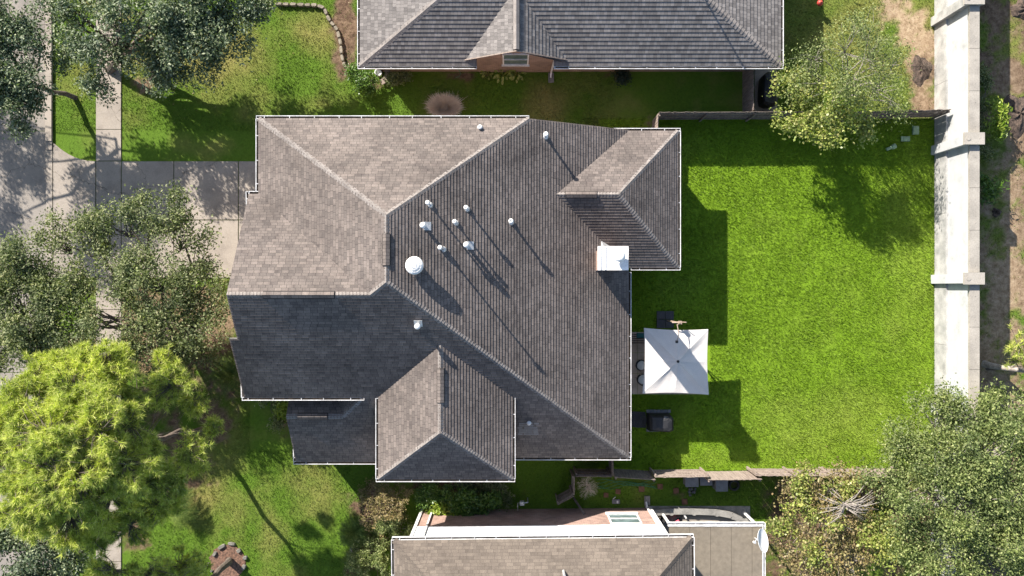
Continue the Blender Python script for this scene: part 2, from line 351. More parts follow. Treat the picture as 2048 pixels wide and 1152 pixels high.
def grassmat(name, blades):
    m, nt, p = newmat(name)
    A = {}
    for a in ('dry', 'soil', 'tan', 'vivid'):
        n = nt.nodes.new('ShaderNodeAttribute'); n.attribute_name = a; A[a] = n.outputs['Fac']
    lush = mixc(nt, A['vivid'], (0.085,0.155,0.014), (0.147,0.250,0.013))
    strawc = mixc(nt, A['vivid'], (0.215,0.20,0.06), (0.225,0.285,0.045))
    c = mixc(nt, A['dry'], lush, strawc)
    if blades:
        g = nt.nodes.new('ShaderNodeNewGeometry'); r = ramp(nt, [(0.72,0.74,0.7),(0.97,0.97,0.97),(1.28,1.22,1.3)], [0,0.5,1.0]); L(nt, g.outputs['Random Per Island'], r.inputs[0])
        c = mixc(nt, 1.0, c, r.outputs[0], 'MULTIPLY')
        t = nt.nodes.new('ShaderNodeBsdfTranslucent'); L(nt, c, t.inputs[0]); mx = nt.nodes.new('ShaderNodeMixShader'); mx.inputs[0].default_value = 0.3
        L(nt, c, p.inputs['Base Color']); p.inputs['Roughness'].default_value = 0.6; p.inputs['Specular IOR Level'].default_value = 0.3
        L(nt, p.outputs[0], mx.inputs[1]); L(nt, t.outputs[0], mx.inputs[2]); L(nt, mx.outputs[0], nt.nodes['Material Output'].inputs[0])
        return m
    n = noise(nt, 7, 5, 0.75); r = ramp(nt, [(0.75,0.78,0.7),(1.0,1.0,1.0),(1.2,1.2,1.2)], [0.3,0.5,0.72]); L(nt, n.outputs[0], r.inputs[0])
    c = mixc(nt, 1.0, c, r.outputs[0], 'MULTIPLY')
    n2 = noise(nt, 3.2, 8, 0.8); r2 = ramp(nt, [(0.03,0.02,0.014),(0.085,0.052,0.034),(0.15,0.10,0.065),(0.22,0.15,0.10)], [0.3,0.45,0.56,0.7]); L(nt, n2.outputs[0], r2.inputs[0])
    r3 = ramp(nt, [(0.16,0.105,0.06),(0.32,0.235,0.15),(0.44,0.345,0.235)], [0.32,0.5,0.66]); L(nt, n2.outputs[0], r3.inputs[0])
    sc = mixc(nt, A['tan'], r2.outputs[0], r3.outputs[0])
    c = mixc(nt, A['soil'], c, sc)
    L(nt, c, p.inputs['Base Color']); p.inputs['Roughness'].default_value = 0.95; p.inputs['Specular IOR Level'].default_value = 0.2
    n4 = noise(nt, 14, 6, 0.8); bump(nt, p, n4.outputs[0], 0.7, 0.04)
    return m
M_ = None
M['lawn'] = grassmat('lawn_soil', False); M['blade'] = grassmat('grass_blades', True)
def build_ground():
    xs = np.concatenate([[-900,-300,-120,-60,-40], np.arange(-32, 32.01, 0.16), [40,60,120,300,900]])
    ys = np.concatenate([[-900,-300,-120,-50,-30], np.arange(-19, 19.01, 0.16), [30,50,120,300,900]])
    X, Y = np.meshgrid(xs, ys); nx, ny = len(xs), len(ys)
    s, d, t, b, sd = fields(X, Y)
    V = np.stack([X.ravel(), Y.ravel(), (-0.02 + 0.03*(fbm(X, Y, 1.3)-.5)).ravel()], 1)
    i, j = np.meshgrid(np.arange(nx-1), np.arange(ny-1)); a = (j*nx+i).ravel()
    F = np.stack([a, a+1, a+1+nx, a+nx], 1)
    me = bpy.data.meshes.new('ground'); me.from_pydata(V.tolist(), [], F.tolist())
    for nme, arr in (('dry', d), ('soil', s), ('tan', t), ('vivid', b)):
        at_ = me.attributes.new(nme, 'FLOAT', 'POINT'); at_.data.foreach_set('value', arr.ravel().astype(np.float32))
    me.materials.append(M['lawn']); me.polygons.foreach_set('use_smooth', [True]*len(F))
    o = bpy.data.objects.new('ground', me); COL.objects.link(o); tag(o, kind='structure')
build_ground()
NOGRASS = [(-200,-200,106,1400),(106,322,517,556),(191,-200,243,322),(191,556,243,1400),(500,262,1225,900),(760,900,1015,935),(745,-200,1490,141),(1500,120,1555,222),
           (1868,-200,1892,1400),(850,1017,1290,1400),(1225,300,1330,530),(1255,664,1420,790),(1290,1012,1500,1400)]
def build_grass():
    def batch(name, rect, dens, hgt, wid, vividlean):
        x0, y0 = g2(rect[0], rect[3]); x1, y1 = g2(rect[2], rect[1])
        n = int((x1-x0)*(y1-y0)*dens)
        X = rng.uniform(x0, x1, n); Y = rng.uniform(y0, y1, n)
        s, d, t, b, sd = fields(X, Y)
        ok = rng.random(n) > s*0.93 + 0.15*(d > 0.8)
        for r in NOGRASS: ok &= ~inrect(X, Y, r)
        fx, fy = g2(192, 285); ok &= ~((X < fx) & (Y < fy) & (Y > g2(0,322)[1]) & (X > g2(106,0)[0]) & (((X-g2(192,0)[0])**2 + (Y-g2(0,250)[1])**2) > (72*CAM_H/FPX)**2) & (X < g2(170,0)[0]))
        ok &= ((X-g2(455,0)[0])**2 + (Y-g2(0,1122)[1])**2) > (38*CAM_H/FPX)**2
        X, Y, s, d, t, b = [q[ok] for q in (X, Y, s, d, t, b)]; n = len(X)
        h = hgt*rng.uniform(0.5, 1.4, n)*(0.6+0.8*fbm(X+5, Y, 0.6)); w = wid*rng.uniform(0.6, 1.4, n)
        a = rng.uniform(0, 2*np.pi, n); ta = rng.normal(0.6, 1.4, n) if vividlean else rng.uniform(0, 2*np.pi, n)
        ln = rng.uniform(0.25, 1.0, n)
        B = np.stack([X, Y, np.full(n, -0.02)], 1); S = np.stack([np.cos(a), np.sin(a), np.zeros(n)], 1)*w[:, None]/2
        T = np.stack([np.cos(ta)*ln*h, np.sin(ta)*ln*h, h*np.sqrt(1.05-ln**2)], 1)
        V = np.stack([B-S, B+S, B+T], 1).reshape(-1, 3)
        o = np_mesh('grass', V, 3, M['blade'], None, {'dry': np.clip(d + rng.normal(0, .1, n), 0, 1), 'soil': s*0, 'tan': t*0, 'vivid': b*0.999})
        return o
    G = [('short mown grass of the front verge and lawns left of the grey roofed house', (100, -10, 1230, 262), 420, .07, .03, False),
         ('sunlit grass on the front lawn below the driveway and between the two lower houses', (260, 556, 1170, 1160), 420, .07, .03, False),
         ('lush bright green grass filling the fenced back yard', (1170, 236, 1872, 942), 620, .10, .032, True),
         ('patchy yellowish grass beside the concrete wall in the upper yard', (1556, -10, 1872, 242), 420, .08, .03, False),
         ('thin weeds and grass in the narrow strip below the wooden fence', (1120, 945, 1700, 1160), 300, .08, .035, False),
         ('dry sparse grass on the strip outside the concrete wall', (1890, -10, 2060, 1160), 260, .09, .035, False)]
    for lab, rect, dn, h, w, vl in G:
        tag(batch('grass', rect, dn, h, w, vl), lab, 'grass', kind='stuff')
build_grass()

# paved things: slabs, kerb, road
def slab(mb, px0, py0, px1, py1, top=0.03, gap=1.0, th=0.12):
    a = at(px0+gap, py1-gap); b = at(px1-gap, py0+gap)
    mb.box(((a.x+b.x)/2, (a.y+b.y)/2, top-th/2), (b.x-a.x, b.y-a.y, th))
mb = MB()
ys_ = [-700,-420,-180,60,262,503,745,985,1226,1600,2200]
for i in range(len(ys_)-1):
    slab(mb, -420, ys_[i], -150, ys_[i+1], 0.0, .6); slab(mb, -150, ys_[i], 93, ys_[i+1], 0.0, .6)
tag(mb.build('road', M['road']), kind='structure')
mb = MB()
a0 = at(93, -700); a1 = at(105.5, 2200)
for (y0, y1, z) in ((-700,283,.13),(283,300,.08),(300,556,.04),(556,576,.08),(576,2200,.13)):
    y = y0
    while y < y1:
        e = min(y+122, y1); slab(mb, 93, y, 105.5, e, z, .15, .3); y = e
tag(mb.build('kerb', M['concrete']), kind='structure')
mb = MB()
for (a, b, c, d) in ((106,322,192,440),(106,440,192,556),(192,322,243,440),(192,440,243,556),(243,322,348,440),(348,322,477,440),(243,440,348,556),(348,440,477,556),(477,322,560,440),(477,440,560,556)):
    slab(mb, a, b, c, d, .03, .9)
# flared apron corner
cx, cy = 192, 243; arc = []
for k in range(13):
    t = math.pi/2*k/12; arc.append(at(192-84*math.cos(t)*1.0, 285-0+37*math.sin(t)))
pts = [at(106.5, 322.5)] + [at(107+ (192-107)*s, 322.5-37*((1-s)**2.2)) for s in [0,.06,.14,.24,.36,.5,.65,.8,1.0]]
top = [Vector((p.x, p.y, .03)) for p in pts]; ctr = top[0]
for i in range(1, len(top)-1):
    mb.face([ctr, top[i], top[i+1]][::-1])
for i in range(1, len(top)-1):
    mb.face([top[i], top[i+1], top[i+1]-Vector((0,0,.1)), top[i]-Vector((0,0,.1))])
tag(mb.build('driveway', M['concrete']), kind='structure')
mb = MB(); y = 322
while y > -200: slab(mb, 192, y-63, 243, y, .035, .6); y -= 63
y = 556
while y < 1400: slab(mb, 192, y, 243, y+63, .035, .6); y += 63
tag(mb.build('sidewalk', M['concrete']), kind='structure')
mb = MB(); slab(mb, 1509, 128, 1554, 224, .03, 0); tag(mb.build('path', M['concrete']), kind='structure')
mb = MB()
for i in range(2):
    for j in range(3): slab(mb, 1200+75*i, 664+41.5*j, 1275+75*i + (58 if i else 0), 664+41.5*(j+1), .03, .35)
tag(mb.build('patio', M['patio']), kind='structure')
mb = MB(); slab(mb, 1290, 1012, 1500, 1400, .02, 0); tag(mb.build('path', M['concrete2']), kind='structure')
# ------------------------------------------------------------------ roofs
def clipv(poly, v0, v1):
    def half(P, f):
        out = []
        for i in range(len(P)):
            a, b = P[i], P[(i+1) % len(P)]; fa, fb = f(a), f(b)
            if fa >= 0: out.append(a)
            if (fa >= 0) != (fb >= 0):
                t = fa/(fa-fb); out.append((a[0]+(b[0]-a[0])*t, a[1]+(b[1]-a[1])*t))
        return out
    P = half(poly, lambda p: p[1]-v0)
    return half(P, lambda p: v1-p[1]) if len(P) > 2 else []
def plane_n(P):
    n = Vector((0,0,0))
    for i in range(len(P)):
        n += Vector(P[i]).cross(Vector(P[(i+1) % len(P)]))
    n.normalize()
    return n if n.z > 0 else -n
def roof_plane(mb, poly, ch=0.15, lift=0.027, thick=0.16, vbase=None):
    """a roof slope laid with real overlapping shingle courses, plus its fascia and soffit"""
    P = [Vector(p) for p in poly]; n = plane_n(P)
    u = Vector((0,0,1)).cross(n).normalized(); v = n.cross(u)
    o = P[0]; q = [((p-o).dot(u), (p-o).dot(v)) for p in P]
    uo = o.dot(u); vmin = min(a[1] for a in q); vmax = max(a[1] for a in q)
    tris = tessellate_polygon([[Vector((a[0], a[1], 0)) for a in q]])
    k = 0; v0 = vmin
    while v0 < vmax - 1e-4:
        v1 = min(v0+ch, vmax)
        for t in tris:
            C = clipv([q[i] for i in t], v0, v1)
            if len(C) < 3: continue
            area = sum(C[i][0]*C[(i+1) % len(C)][1]-C[(i+1) % len(C)][0]*C[i][1] for i in range(len(C)))
            if abs(area) < 1e-6: continue
            if area < 0: C = C[::-1]
            def top(c):
                h = lift*(1-(c[1]-v0)/ch)
                return o + u*c[0] + v*c[1] + n*h
            mb.face([top(c) for c in C], [(c[0]+uo+k*0.11*(1+(k*7) % 3), c[1]-vmin+0.0) for c in C])
            lo = sorted([c for c in C if abs(c[1]-v0) < 1e-5])
            if len(lo) >= 2:
                a, b = lo[0], lo[-1]
                pa, pb = o+u*a[0]+v*a[1], o+u*b[0]+v*b[1]
                mb.face([pa - n*0.003, pb - n*0.003, pb+n*lift, pa+n*lift], [(a[0]+uo, 0.001)]*4)
        v0 += ch; k += 1
    dz = Vector((0,0,thick))
    for t in tris: mb.face([P[i]-dz for i in t][::-1])
def rim(mb, poly, thick=0.16, skip=()):
    P = [Vector(p) for p in poly]; n = len(P); dz = Vector((0,0,thick))
    for i in range(n):
        if i in skip: continue
        a, b = P[i], P[(i+1) % n]
        mb.face([a+Vector((0,0,.004)), b+Vector((0,0,.004)), b-dz, a-dz])
def ridge_cap(mb, a, b, n1, n2, w=0.125, step=0.15, lift=0.018, base=0.02):
    a = Vector(a); b = Vector(b); d = (b-a); Ln = d.length; d.normalize()
    if b.z > a.z: pass
    else: a, b = b, a; d = -d
    def side(n):
        s = n.cross(d).normalized()
        return s
    s1 = side(n1); s2 = side(n2)
    up = (n1+n2).normalized()
    if s1.dot(s2) > 0: s2 = -s2
    # choose outward so that the cap falls away from the ridge
    if s1.z > 0 and s2.z > 0: s1, s2 = -s1, -s2
    if (s1-s2).dot(n1) > 0 and s1.dot(n2) > 0: s1, s2 = -s1, -s2
    t = 0.0
    while t < Ln-0.02:
        e = min(t+step, Ln); j = random.uniform(-.006, .006)
        lo = up*(base+lift); hi = up*(base)
        A = a+d*t; B = a+d*e
        for s, nn in ((s1, n1), (s2, n2)):
            p = [A+lo, A+s*(w+j)+nn*(base*.4+lift), B+s*(w+j)+nn*(base*.4), B+hi]
            mb.face(p)
            mb.face([A+lo, A+s*(w+j)+nn*(base*.4+lift), A+s*(w+j)-nn*.002, A+up*0.0])
            mb.face([p[1], p[2], B+s*(w+j)-nn*.004, A+s*(w+j)-nn*.004])
        t += step
def ridge_vent(parent, a, b, n1, n2, w=0.17, name='ridge_vent', mat='shingle'):
    """raised cap over a slot with a dark baffle showing along its edges"""
    a = Vector(a); b = Vector(b); d = (b-a).normalized()
    s1 = n1.cross(d).normalized(); s2 = n2.cross(d).normalized()
    if s1.z > 0: s1 = -s1
    if s2.z > 0: s2 = -s2
    up = Vector((0,0,1))
    mb = MB(); lo = MB()
    for (q, ww, h0, h1, ext) in ((mb, w, .075, .10, 0.0), (lo, w+.025, .028, .074, 0.015)):
        for s in (s1, s2):
            A, B = a-d*ext, b+d*ext
            P = [A+up*h0, B+up*h0, B+s*ww+up*h0, A+s*ww+up*h0]
            q.hexa([P[0],P[1],P[2],P[3]] + [p+up*(h1-h0) for p in P])
    v = mb.build(name, M[mat], parent); lo.build('baffle', M['dark'], v)
    return v
def gutter(parent, a, b, out, w=0.125, z=0.0, hang=1.15, full_litter=True, name='gutter'):
    """open channel along a->b, out = outward direction; hangers across it"""
    a = Vector(a); b = Vector(b); out = Vector(out).normalized(); d = (b-a).normalized(); Ln = (b-a).length
    mb = MB(); dz = Vector((0,0,z-0.07))
    mb.bar(a+out*(w)+dz, b+out*(w)+dz, 0.028, 0.13)
    mb.bar(a+out*(0.012)+dz+Vector((0,0,-.02)), b+out*(0.012)+dz+Vector((0,0,-.02)), 0.014, 0.10)
    mb.bar(a+out*(w/2)+dz-Vector((0,0,.055)), b+out*(w/2)+dz-Vector((0,0,.055)), w-.02, 0.012)
    for e, sg in ((a, 1), (b, -1)):
        mb.bar(e+d*sg*.01+out*.018+dz, e+d*sg*.01+out*(w+.012)+dz, .02, .118)
    t = random.uniform(.2, .8)
    while t < Ln-.1:
        c = a+d*t+dz+Vector((0,0,.05)); mb.bar(c-out*.05, c+out*w, .028, .012)
        t += hang*random.uniform(.85, 1.15)
    g = mb.build(name, M['gutter'], parent)
    l = MB(); l.bar(a+out*(w/2)+dz-Vector((0,0,.035)), b+out*(w/2)+dz-Vector((0,0,.035)), w-.035, 0.02)
    l.build('leaf_litter', M['litter'], g)
    return g
def wallseg(mb, a, b, za, zb, mid=(), z0=0.0, th=0.2, inward=(0,0)):
    """vertical wall a->b (xy) with top heights; mid = [(t, z)...]; thickness goes inward"""
    a = Vector((a[0], a[1], 0)); b = Vector((b[0], b[1], 0)); iw = Vector((inward[0], inward[1], 0))*th
    ts = [(0, za)] + list(mid) + [(1, zb)]
    f = [a.lerp(b, t) for t, _ in ts]
    outer = [Vector((p.x, p.y, z0)) for p in (f[0], f[-1])] + [Vector((p.x, p.y, z)) for p, (_, z) in list(zip(f, ts))[::-1]]
    inner = [p+iw for p in outer]
    Ln = (b-a).length
    uv = [((p-a).xy.length, p.z) for p in outer]
    mb.face(outer, uv); mb.face(inner[::-1], uv[::-1])
    for i in range(len(outer)):
        j = (i+1) % len(outer); mb.face([outer[i], outer[j], inner[j], inner[i]])
def window(parent, c, w, h, normal, rx=0.0):
    """framed sliding window on a wall, c = centre on the wall face"""
    c = Vector(c); n = Vector(normal).normalized(); s = Vector((0,0,1)).cross(n).normalized(); up = Vector((0,0,1))
    fm = MB(); t = .07
    for q in (-1, 1):
        fm.bar(c+s*q*(w/2-t/2)-up*h/2+n*.02, c+s*q*(w/2-t/2)+up*h/2+n*.02, t, .08, up=n)
    for q in (-1, 0, 1):
        e = (h/2-t/2)*q
        tt = t if q else .045
        fm.bar(c-s*(w/2-t)+up*e+n*.02, c+s*(w/2-t)+up*e+n*.02, tt, .076, up=n)
    win = fm.build('window', M['white'], parent)
    g = MB(); P = [c-s*(w/2-.03)-up*(h/2-.03)+n*.012, c+s*(w/2-.03)-up*(h/2-.03)+n*.012, c+s*(w/2-.03)+up*(h/2-.03)+n*.012, c-s*(w/2-.03)+up*(h/2-.03)+n*.012]
    g.hexa(P + [p+n*.008 for p in P]); g.build('pane', M['glass'], win)
    sb = MB(); sb.bar(c-s*(w/2+.06)-up*(h/2+.04)+n*.04, c+s*(w/2+.06)-up*(h/2+.04)+n*.04, .12, .07); sb.build('sill', M['white'], win)
    return win
def downspout(parent, pts, mat='white'):
    mb = MB()
    for i in range(len(pts)-1):
        mb.bar(pts[i], pts[i+1], .085, .065, up=(0,1,0) if abs((Vector(pts[i+1])-Vector(pts[i])).normalized().z) > .7 else (0,0,1))
    return mb.build('downspout', M[mat], parent)

# ---- main house
H1 = root('house', (-3, -0.5, 0), 'large hip roofed house in the middle, beige sunlit front slopes and dark rear slopes', 'house')
def Sz(x, y): return 2.9+.7*(y+8.32)
def Ez(x, y): return 2.9+.547*(5.72-x)
def Wz(x, y): return 5.6+.52*(x+11.6)
def Nz(x, y): return 5.6+.70*(7.76-y)
def S_(x, y): return (x, y, Sz(x, y))
gr = (-5.985, -.29, Sz(0,-.29)); rs = (-5.25, .25, 8.9); rn = (-5.25, 3.05, 8.9)
GZ = gr[2]
PL = {
 'W': [(-11.6,7.76,5.6),(-11.6,4.3,5.6),gr,rs,rn],
 'N': [(-11.6,7.76,5.6),rn,(.784,7.76,5.6)],
 'E': [rs,(5.72,-8.32,2.9),(5.72,7.76,2.9),(.784,7.76,5.6),rn],
 'GN': [(-12.05,-.29,GZ),gr,(-11.6,4.3,5.6),(-12.05,4.3,5.6)],
 'S': [(-12.05,-.29,GZ),S_(-12.05,-2.2),S_(-12.4,-2.2),S_(-12.4,-5.07),S_(-6.92,-5.07),S_(-7.97,-6.06),S_(-10.65,-6.06),S_(-10.65,-8.56),S_(-6.0,-8.56),S_(-6.0,-8.32),(5.72,-8.32,2.9),rs,gr],
 'PN': [S_(-10.65,-6.06),S_(-7.97,-6.06),(-8.55,-4.8,3.6),(-10.65,-4.8,3.6)],
 'PW': [S_(-7.97,-6.06),S_(-6.92,-5.07),(-6.85,-4.8,5.2),(-8.55,-4.8,3.6)],
 'DL': [(-6.18,-8.84,5.2),(-3.15,-6.37,6.97),(-3.15,-2.51,6.97),(-6.18,-5.03,5.2)],
 'DR': [(.02,-8.84,5.2),(.02,-5.03,5.2),(-3.15,-2.51,6.97),(-3.15,-6.37,6.97)],
 'DS': [(-6.18,-8.84,5.2),(.02,-8.84,5.2),(-3.15,-6.37,6.97)],
 'WN': [(2.06,4.36,4.9),(4.97,4.36,4.9),(8.15,7.71,2.9),(5.72,7.71,2.9)],
 'WS': [(2.06,4.36,4.9),(5.72,1.01,2.9),(8.15,1.01,2.9),(4.97,4.36,4.9)],
 'WE': [(8.15,7.71,2.9),(4.97,4.36,4.9),(8.15,1.01,2.9)],
}
NN = {k: plane_n([Vector(p) for p in v]) for k, v in PL.items()}
mb = MB()
for k, p in PL.items(): roof_plane(mb, p)
roof1 = mb.build('roof', M['shingle'], H1)
mb = MB()
for k, sk in (('W',(1,2,3,4)),('N',(0,1)),('E',(0,3,4)),('GN',(0,1)),('S',(11,12,10,4,5)),('PN',(0,1)),('PW',(0,1,2,3)),('DL',(0,1,2)),('DR',(1,2,3)),('DS',(1,2)),('WN',(0,1,3)),('WS',(0,2,3)),('WE',(0,1))):
    rim(mb, PL[k], .17, sk)
mb.build('fascia', M['white'], H1)
cap = MB()
for a, b, k1, k2 in (((-11.6,7.76,5.6),rn,'W','N'),(rn,(.784,7.76,5.6),'N','E'),(rs,rn,'W','E'),(rs,(5.72,-8.32,2.9),'S','E'),(gr,rs,'W','S'),((-12.05,-.29,GZ),gr,'GN','S'),
     ((-3.15,-6.37,6.97),(-3.15,-2.51,6.97),'DL','DR'),((-6.18,-8.84,5.2),(-3.15,-6.37,6.97),'DL','DS'),((.02,-8.84,5.2),(-3.15,-6.37,6.97),'DR','DS'),
     ((2.06,4.36,4.9),(4.97,4.36,4.9),'WN','WS'),((8.15,7.71,2.9),(4.97,4.36,4.9),'WN','WE'),((8.15,1.01,2.9),(4.97,4.36,4.9),'WS','WE')):
    ridge_cap(cap, a, b, NN[k1], NN[k2])
cap.build('ridge_cap', M['cap'], roof1)
cap = MB(); ridge_cap(cap, S_(-10.65,-6.06), S_(-7.97,-6.06), NN['PN'], NN['S']); ridge_cap(cap, S_(-7.97,-6.06), S_(-6.95,-5.1), NN['PW'], NN['S'])
cap.build('ridge_cap', M['cap_dark'], roof1)
ridge_vent(roof1, (-5.25,.95,8.9), (-5.25,2.25,8.9), NN['W'], NN['E'])
ridge_vent(roof1, (-10.5,-.29,GZ), (-7.5,-.29,GZ), NN['GN'], NN['S'])
ridge_vent(roof1, (2.5,4.36,4.9), (3.95,4.36,4.9), NN['WN'], NN['WS'])
ridge_vent(roof1, (-3.15,-5.05,6.97), (-3.15,-3.55,6.97), NN['DL'], NN['DR'])
ridge_vent(roof1, (-10.1,-6.06,Sz(0,-6.06)), (-8.7,-6.06,Sz(0,-6.06)), NN['PN'], NN['S'])
mb = MB()
for i in range(6):
    for j in range(random.choice((3,4,4))):
        x = .32+.24*j+random.uniform(-.05,.05)+.1; y = -6.43-.115*i; q = [Vector((x+dx, y+dy, Sz(0,y+dy)+.026+.003*(dy > 0))) for dx, dy in ((-.115,-.045),(.115,-.045),(.115,.045),(-.115,.045))]
        mb.hexa(q+[p+Vector((0,0,.006)) for p in q])
mb.build('patched_shingles', M['cap_dark'], roof1)
# gutters
ge = lambda a, b, o, **k: gutter(H1, a, b, o, **k)
ge((-11.72,7.76,5.6),(.784,7.76,5.6),(0,1,0)); ge((-11.6,7.76,5.6),(-11.6,4.42,5.6),(-1,0,0))
ge((-12.05,4.3,5.6),(-11.6,4.3,5.6),(0,1,0)); ge((-12.06,4.42,5.6),(-12.06,3.5,5.5),(-1,0,0))
ge((-12.5,-5.07,5.2),(-6.84,-5.07,5.2),(0,-1,0)); ge((-12.4,-5.07,5.2),(-12.4,-4.3,5.25),(-1,0,0))
ge((-10.78,-8.56,2.73),(-6.2,-8.56,2.73),(0,-1,0)); ge((-10.65,-8.56,2.73),(-10.65,-7.8,2.78),(-1,0,0))
ge((-6.18,-8.84,5.2),(-6.18,-5.1,5.2),(-1,0,0)); ge((-6.3,-8.84,5.2),(.14,-8.84,5.2),(0,-1,0)); ge((.02,-8.84,5.2),(.02,-5.05,5.2),(1,0,0))
ge((.15,-8.32,2.9),(5.84,-8.32,2.9),(0,-1,0)); ge((5.72,-8.32,2.9),(5.72,.78,2.9),(1,0,0))
ge((5.84,1.01,2.9),(8.27,1.01,2.9),(0,-1,0)); ge((8.15,1.01,2.9),(8.15,7.71,2.9),(1,0,0)); ge((4.9,7.71,2.92),(8.27,7.71,2.92),(0,1,0))
# walls
mb = MB()
wallseg(mb, (-11.7,-4.7), (-11.7,4.0), 5.35, 5.71, [(.507, 8.44)], inward=(1,0))
wallseg(mb, (-11.2,4.0), (-11.2,7.35), 5.73, 5.73, inward=(1,0))
wallseg(mb, (-11.7,4.0), (-11.2,4.0), 5.7, 5.72, inward=(0,-1))
wallseg(mb, (-11.2,7.35), (5.35,7.35), 5.72, 3.02, [(.012, 5.8), (.695, 5.8)], inward=(0,-1))
wallseg(mb, (5.35,7.35), (5.35,-7.95), 3.02, 3.02, inward=(-1,0))
wallseg(mb, (7.75,7.3), (7.75,1.4), 3.06, 3.06, inward=(-1,0)); wallseg(mb, (5.35,1.4), (7.75,1.4), 3.04, 3.06, inward=(0,1)); wallseg(mb, (5.35,7.3), (7.75,7.3), 3.04, 3.06, inward=(0,-1))
wallseg(mb, (-11.7,-4.72), (-6.5,-4.72), 5.34, 5.34, inward=(0,1))
wallseg(mb, (-10.3,-8.2), (-10.3,-4.72), 2.9, 3.47, [(.615, 4.4)], inward=(1,0)); wallseg(mb, (-10.3,-8.2), (-5.86,-8.2), 2.9, 2.9, inward=(0,1)); wallseg(mb, (-.3,-7.95), (5.35,-7.95), 3.05, 3.05, inward=(0,1))
wallseg(mb, (-5.85,-8.5), (-.3,-8.5), 5.34, 5.34, inward=(0,1)); wallseg(mb, (-5.85,-8.5), (-5.85,-4.9), 5.3, 5.3, inward=(1,0)); wallseg(mb, (-.3,-8.5), (-.3,-4.9), 5.3, 5.3, inward=(-1,0))
mb.build('wall', M['brick_tan'], H1)
for yy in (-6.5, -3.6, -1.3): window(H1, (5.36, yy, 1.4), 1.5, 1.4, (1,0,0))
window(H1, (7.76, 4.4, 1.5), 1.8, 1.3, (1,0,0)); window(H1, (-3.1, -8.51, 3.9), 1.6, 1.3, (0,-1,0)); window(H1, (-3.1, -8.51, 1.4), 1.6, 1.4, (0,-1,0)); window(H1, (-9, -4.73, 4.1), 1.4, 0.9, (0,-1,0))
# garage door on the front
mb = MB()
for i in range(4): mb.box((-11.22, 5.7, .28+.54*i), (.06, 2.6, .52))
mb.build('garage_door', M['white'], H1)
# ---- things standing on the roof
def pipe_vent(px, py, zf, h, r=.055, collar=True, lean=0):
    b = on(px, py, zf); mbp = MB()
    n = 10; top = b+Vector((0,0,h))
    mbp.tube([b-Vector((0,0,.1)), top], r, n)
    v = mbp.build('vent_pipe', M['galv'], roof1)
    c = MB(); c.lathe(top, [(r+.045,-.09),(r+.06,-.06),(r+.06,.0),(r+.03,.04),(r*.55,.05),(r*.5,.0)], 14); c.build('cap', M['capwhite'], v, True)
    f = MB(); f.lathe(b, [(r+.10,-.09),(r+.09,.03),(r+.012,.12)], 14); f.build('flashing', M['galv'], v, True)
    return v
def topz(zf, h): return lambda x, y: zf(x, y)+h
def pipe_at_top(px, py, zf, h, r):       # the pixel shows the pipe's cap
    t = on(px, py, topz(zf, h)); k = FPX/(CAM_H-zf(t.x, t.y))
    return pipe_vent(1024+t.x*k, 576-t.y*k, zf, h, r)
for px, py, h, r in ((855,405,1.05,.04),(932,415,.75,.045),(909,443,.85,.04),(880,495,1.75,.04),(1022,442,.72,.055),(1092,268,.7,.055)):
    pipe_at_top(px, py, Ez, h, r)
pipe_at_top(960, 254, Nz, .2, .05); pipe_at_top(1058, 846, Sz, .12, .04)
def square_vent(px, py, zf, h, n, side):
    b = on(px, py, zf); v = MB(); z = Vector((0,0,1))
    v.tube([b-z*.1, b+z*h], .075, 12); v.lathe(b+z*h, [(.10,-.10),(.13,-.08),(.13,.04),(.09,.09),(0.001,.10)], 16)
    q = v.build('flue', M['capwhite'], roof1, True)
    f = MB(); dn = Vector((n.x, n.y, 0)).normalized()
    sd = n.cross(dn).normalized(); up = n.cross(sd).normalized()
    Mx = Matrix((sd, up, n)).transposed()
    f.box(b+n*.035+side*Mx.col[1]*(1 if Mx.col[1].dot(dn) > 0 else -1), (.36, .34, .015), M=Mx); f.build('flashing', M['galv'], q)
square_vent(848, 452, Ez, .45, NN['E'], .14); square_vent(934, 491, Ez, .62, NN['E'], .14); square_vent(837, 652, Sz, .4, NN['S'], -.16)
# domed turbine vent
b = on(829, 531, topz(Ez, .35)); b.z -= .35
mbp = MB(); mbp.tube([b-Vector((0,0,.15)), b+Vector((0,0,.38))], .22, 20); v = mbp.build('roof_vent', M['galv'], roof1)
mbp = MB(); mbp.lathe(b, [(.36,.36),(.385,.40),(.37,.46),(.31,.51),(.27,.52),(.2,.56),(.1,.585),(.001,.59)], 28)
for k in range(14):
    a = 2*math.pi*k/14; mbp.bar(b+Vector((math.cos(a)*.3,math.sin(a)*.3,.515)), b+Vector((math.cos(a)*.08,math.sin(a)*.08,.60)), .012, .012)
mbp.build('dome', M['capwhite'], v)
# chimney
cz = 7.35; kx = (CAM_H-cz)/FPX
x0, x1, y0, y1 = 172*kx, 232*kx, 36*kx, 83*kx
ch = MB()
ch.box(((x0+x1)/2+.12,(y0+y1)/2,(cz+0)/2), (x1-x0-.30, y1-y0-.1, cz-.1)); chim = ch.build('chimney', M['brick'], H1)
ch = MB(); ch.box(((x0+x1)/2,(y0+y1)/2,cz+.0), (x1-x0+.02, y1-y0+.02, .16)); ch.box(((x0+x1)/2-.35,(y0+y1)/2,cz+.10), (.03,y1-y0-.02,.05))
ch.box((x0+.12,(y0+y1)/2,cz+.10), (.02,y1-y0-.04,.04)); ch.build('chimney_cap', M['capwhite'], chim)
fc = Vector((x1-.42, (y0+y1)/2+.08, cz+.08)); ch = MB(); ch.lathe(fc, [(.12,0),(.12,.26),(.25,.26),(.255,.33),(.15,.38),(.001,.4)], 26); ch.build('flue_cap', M['capwhite'], chim, True)
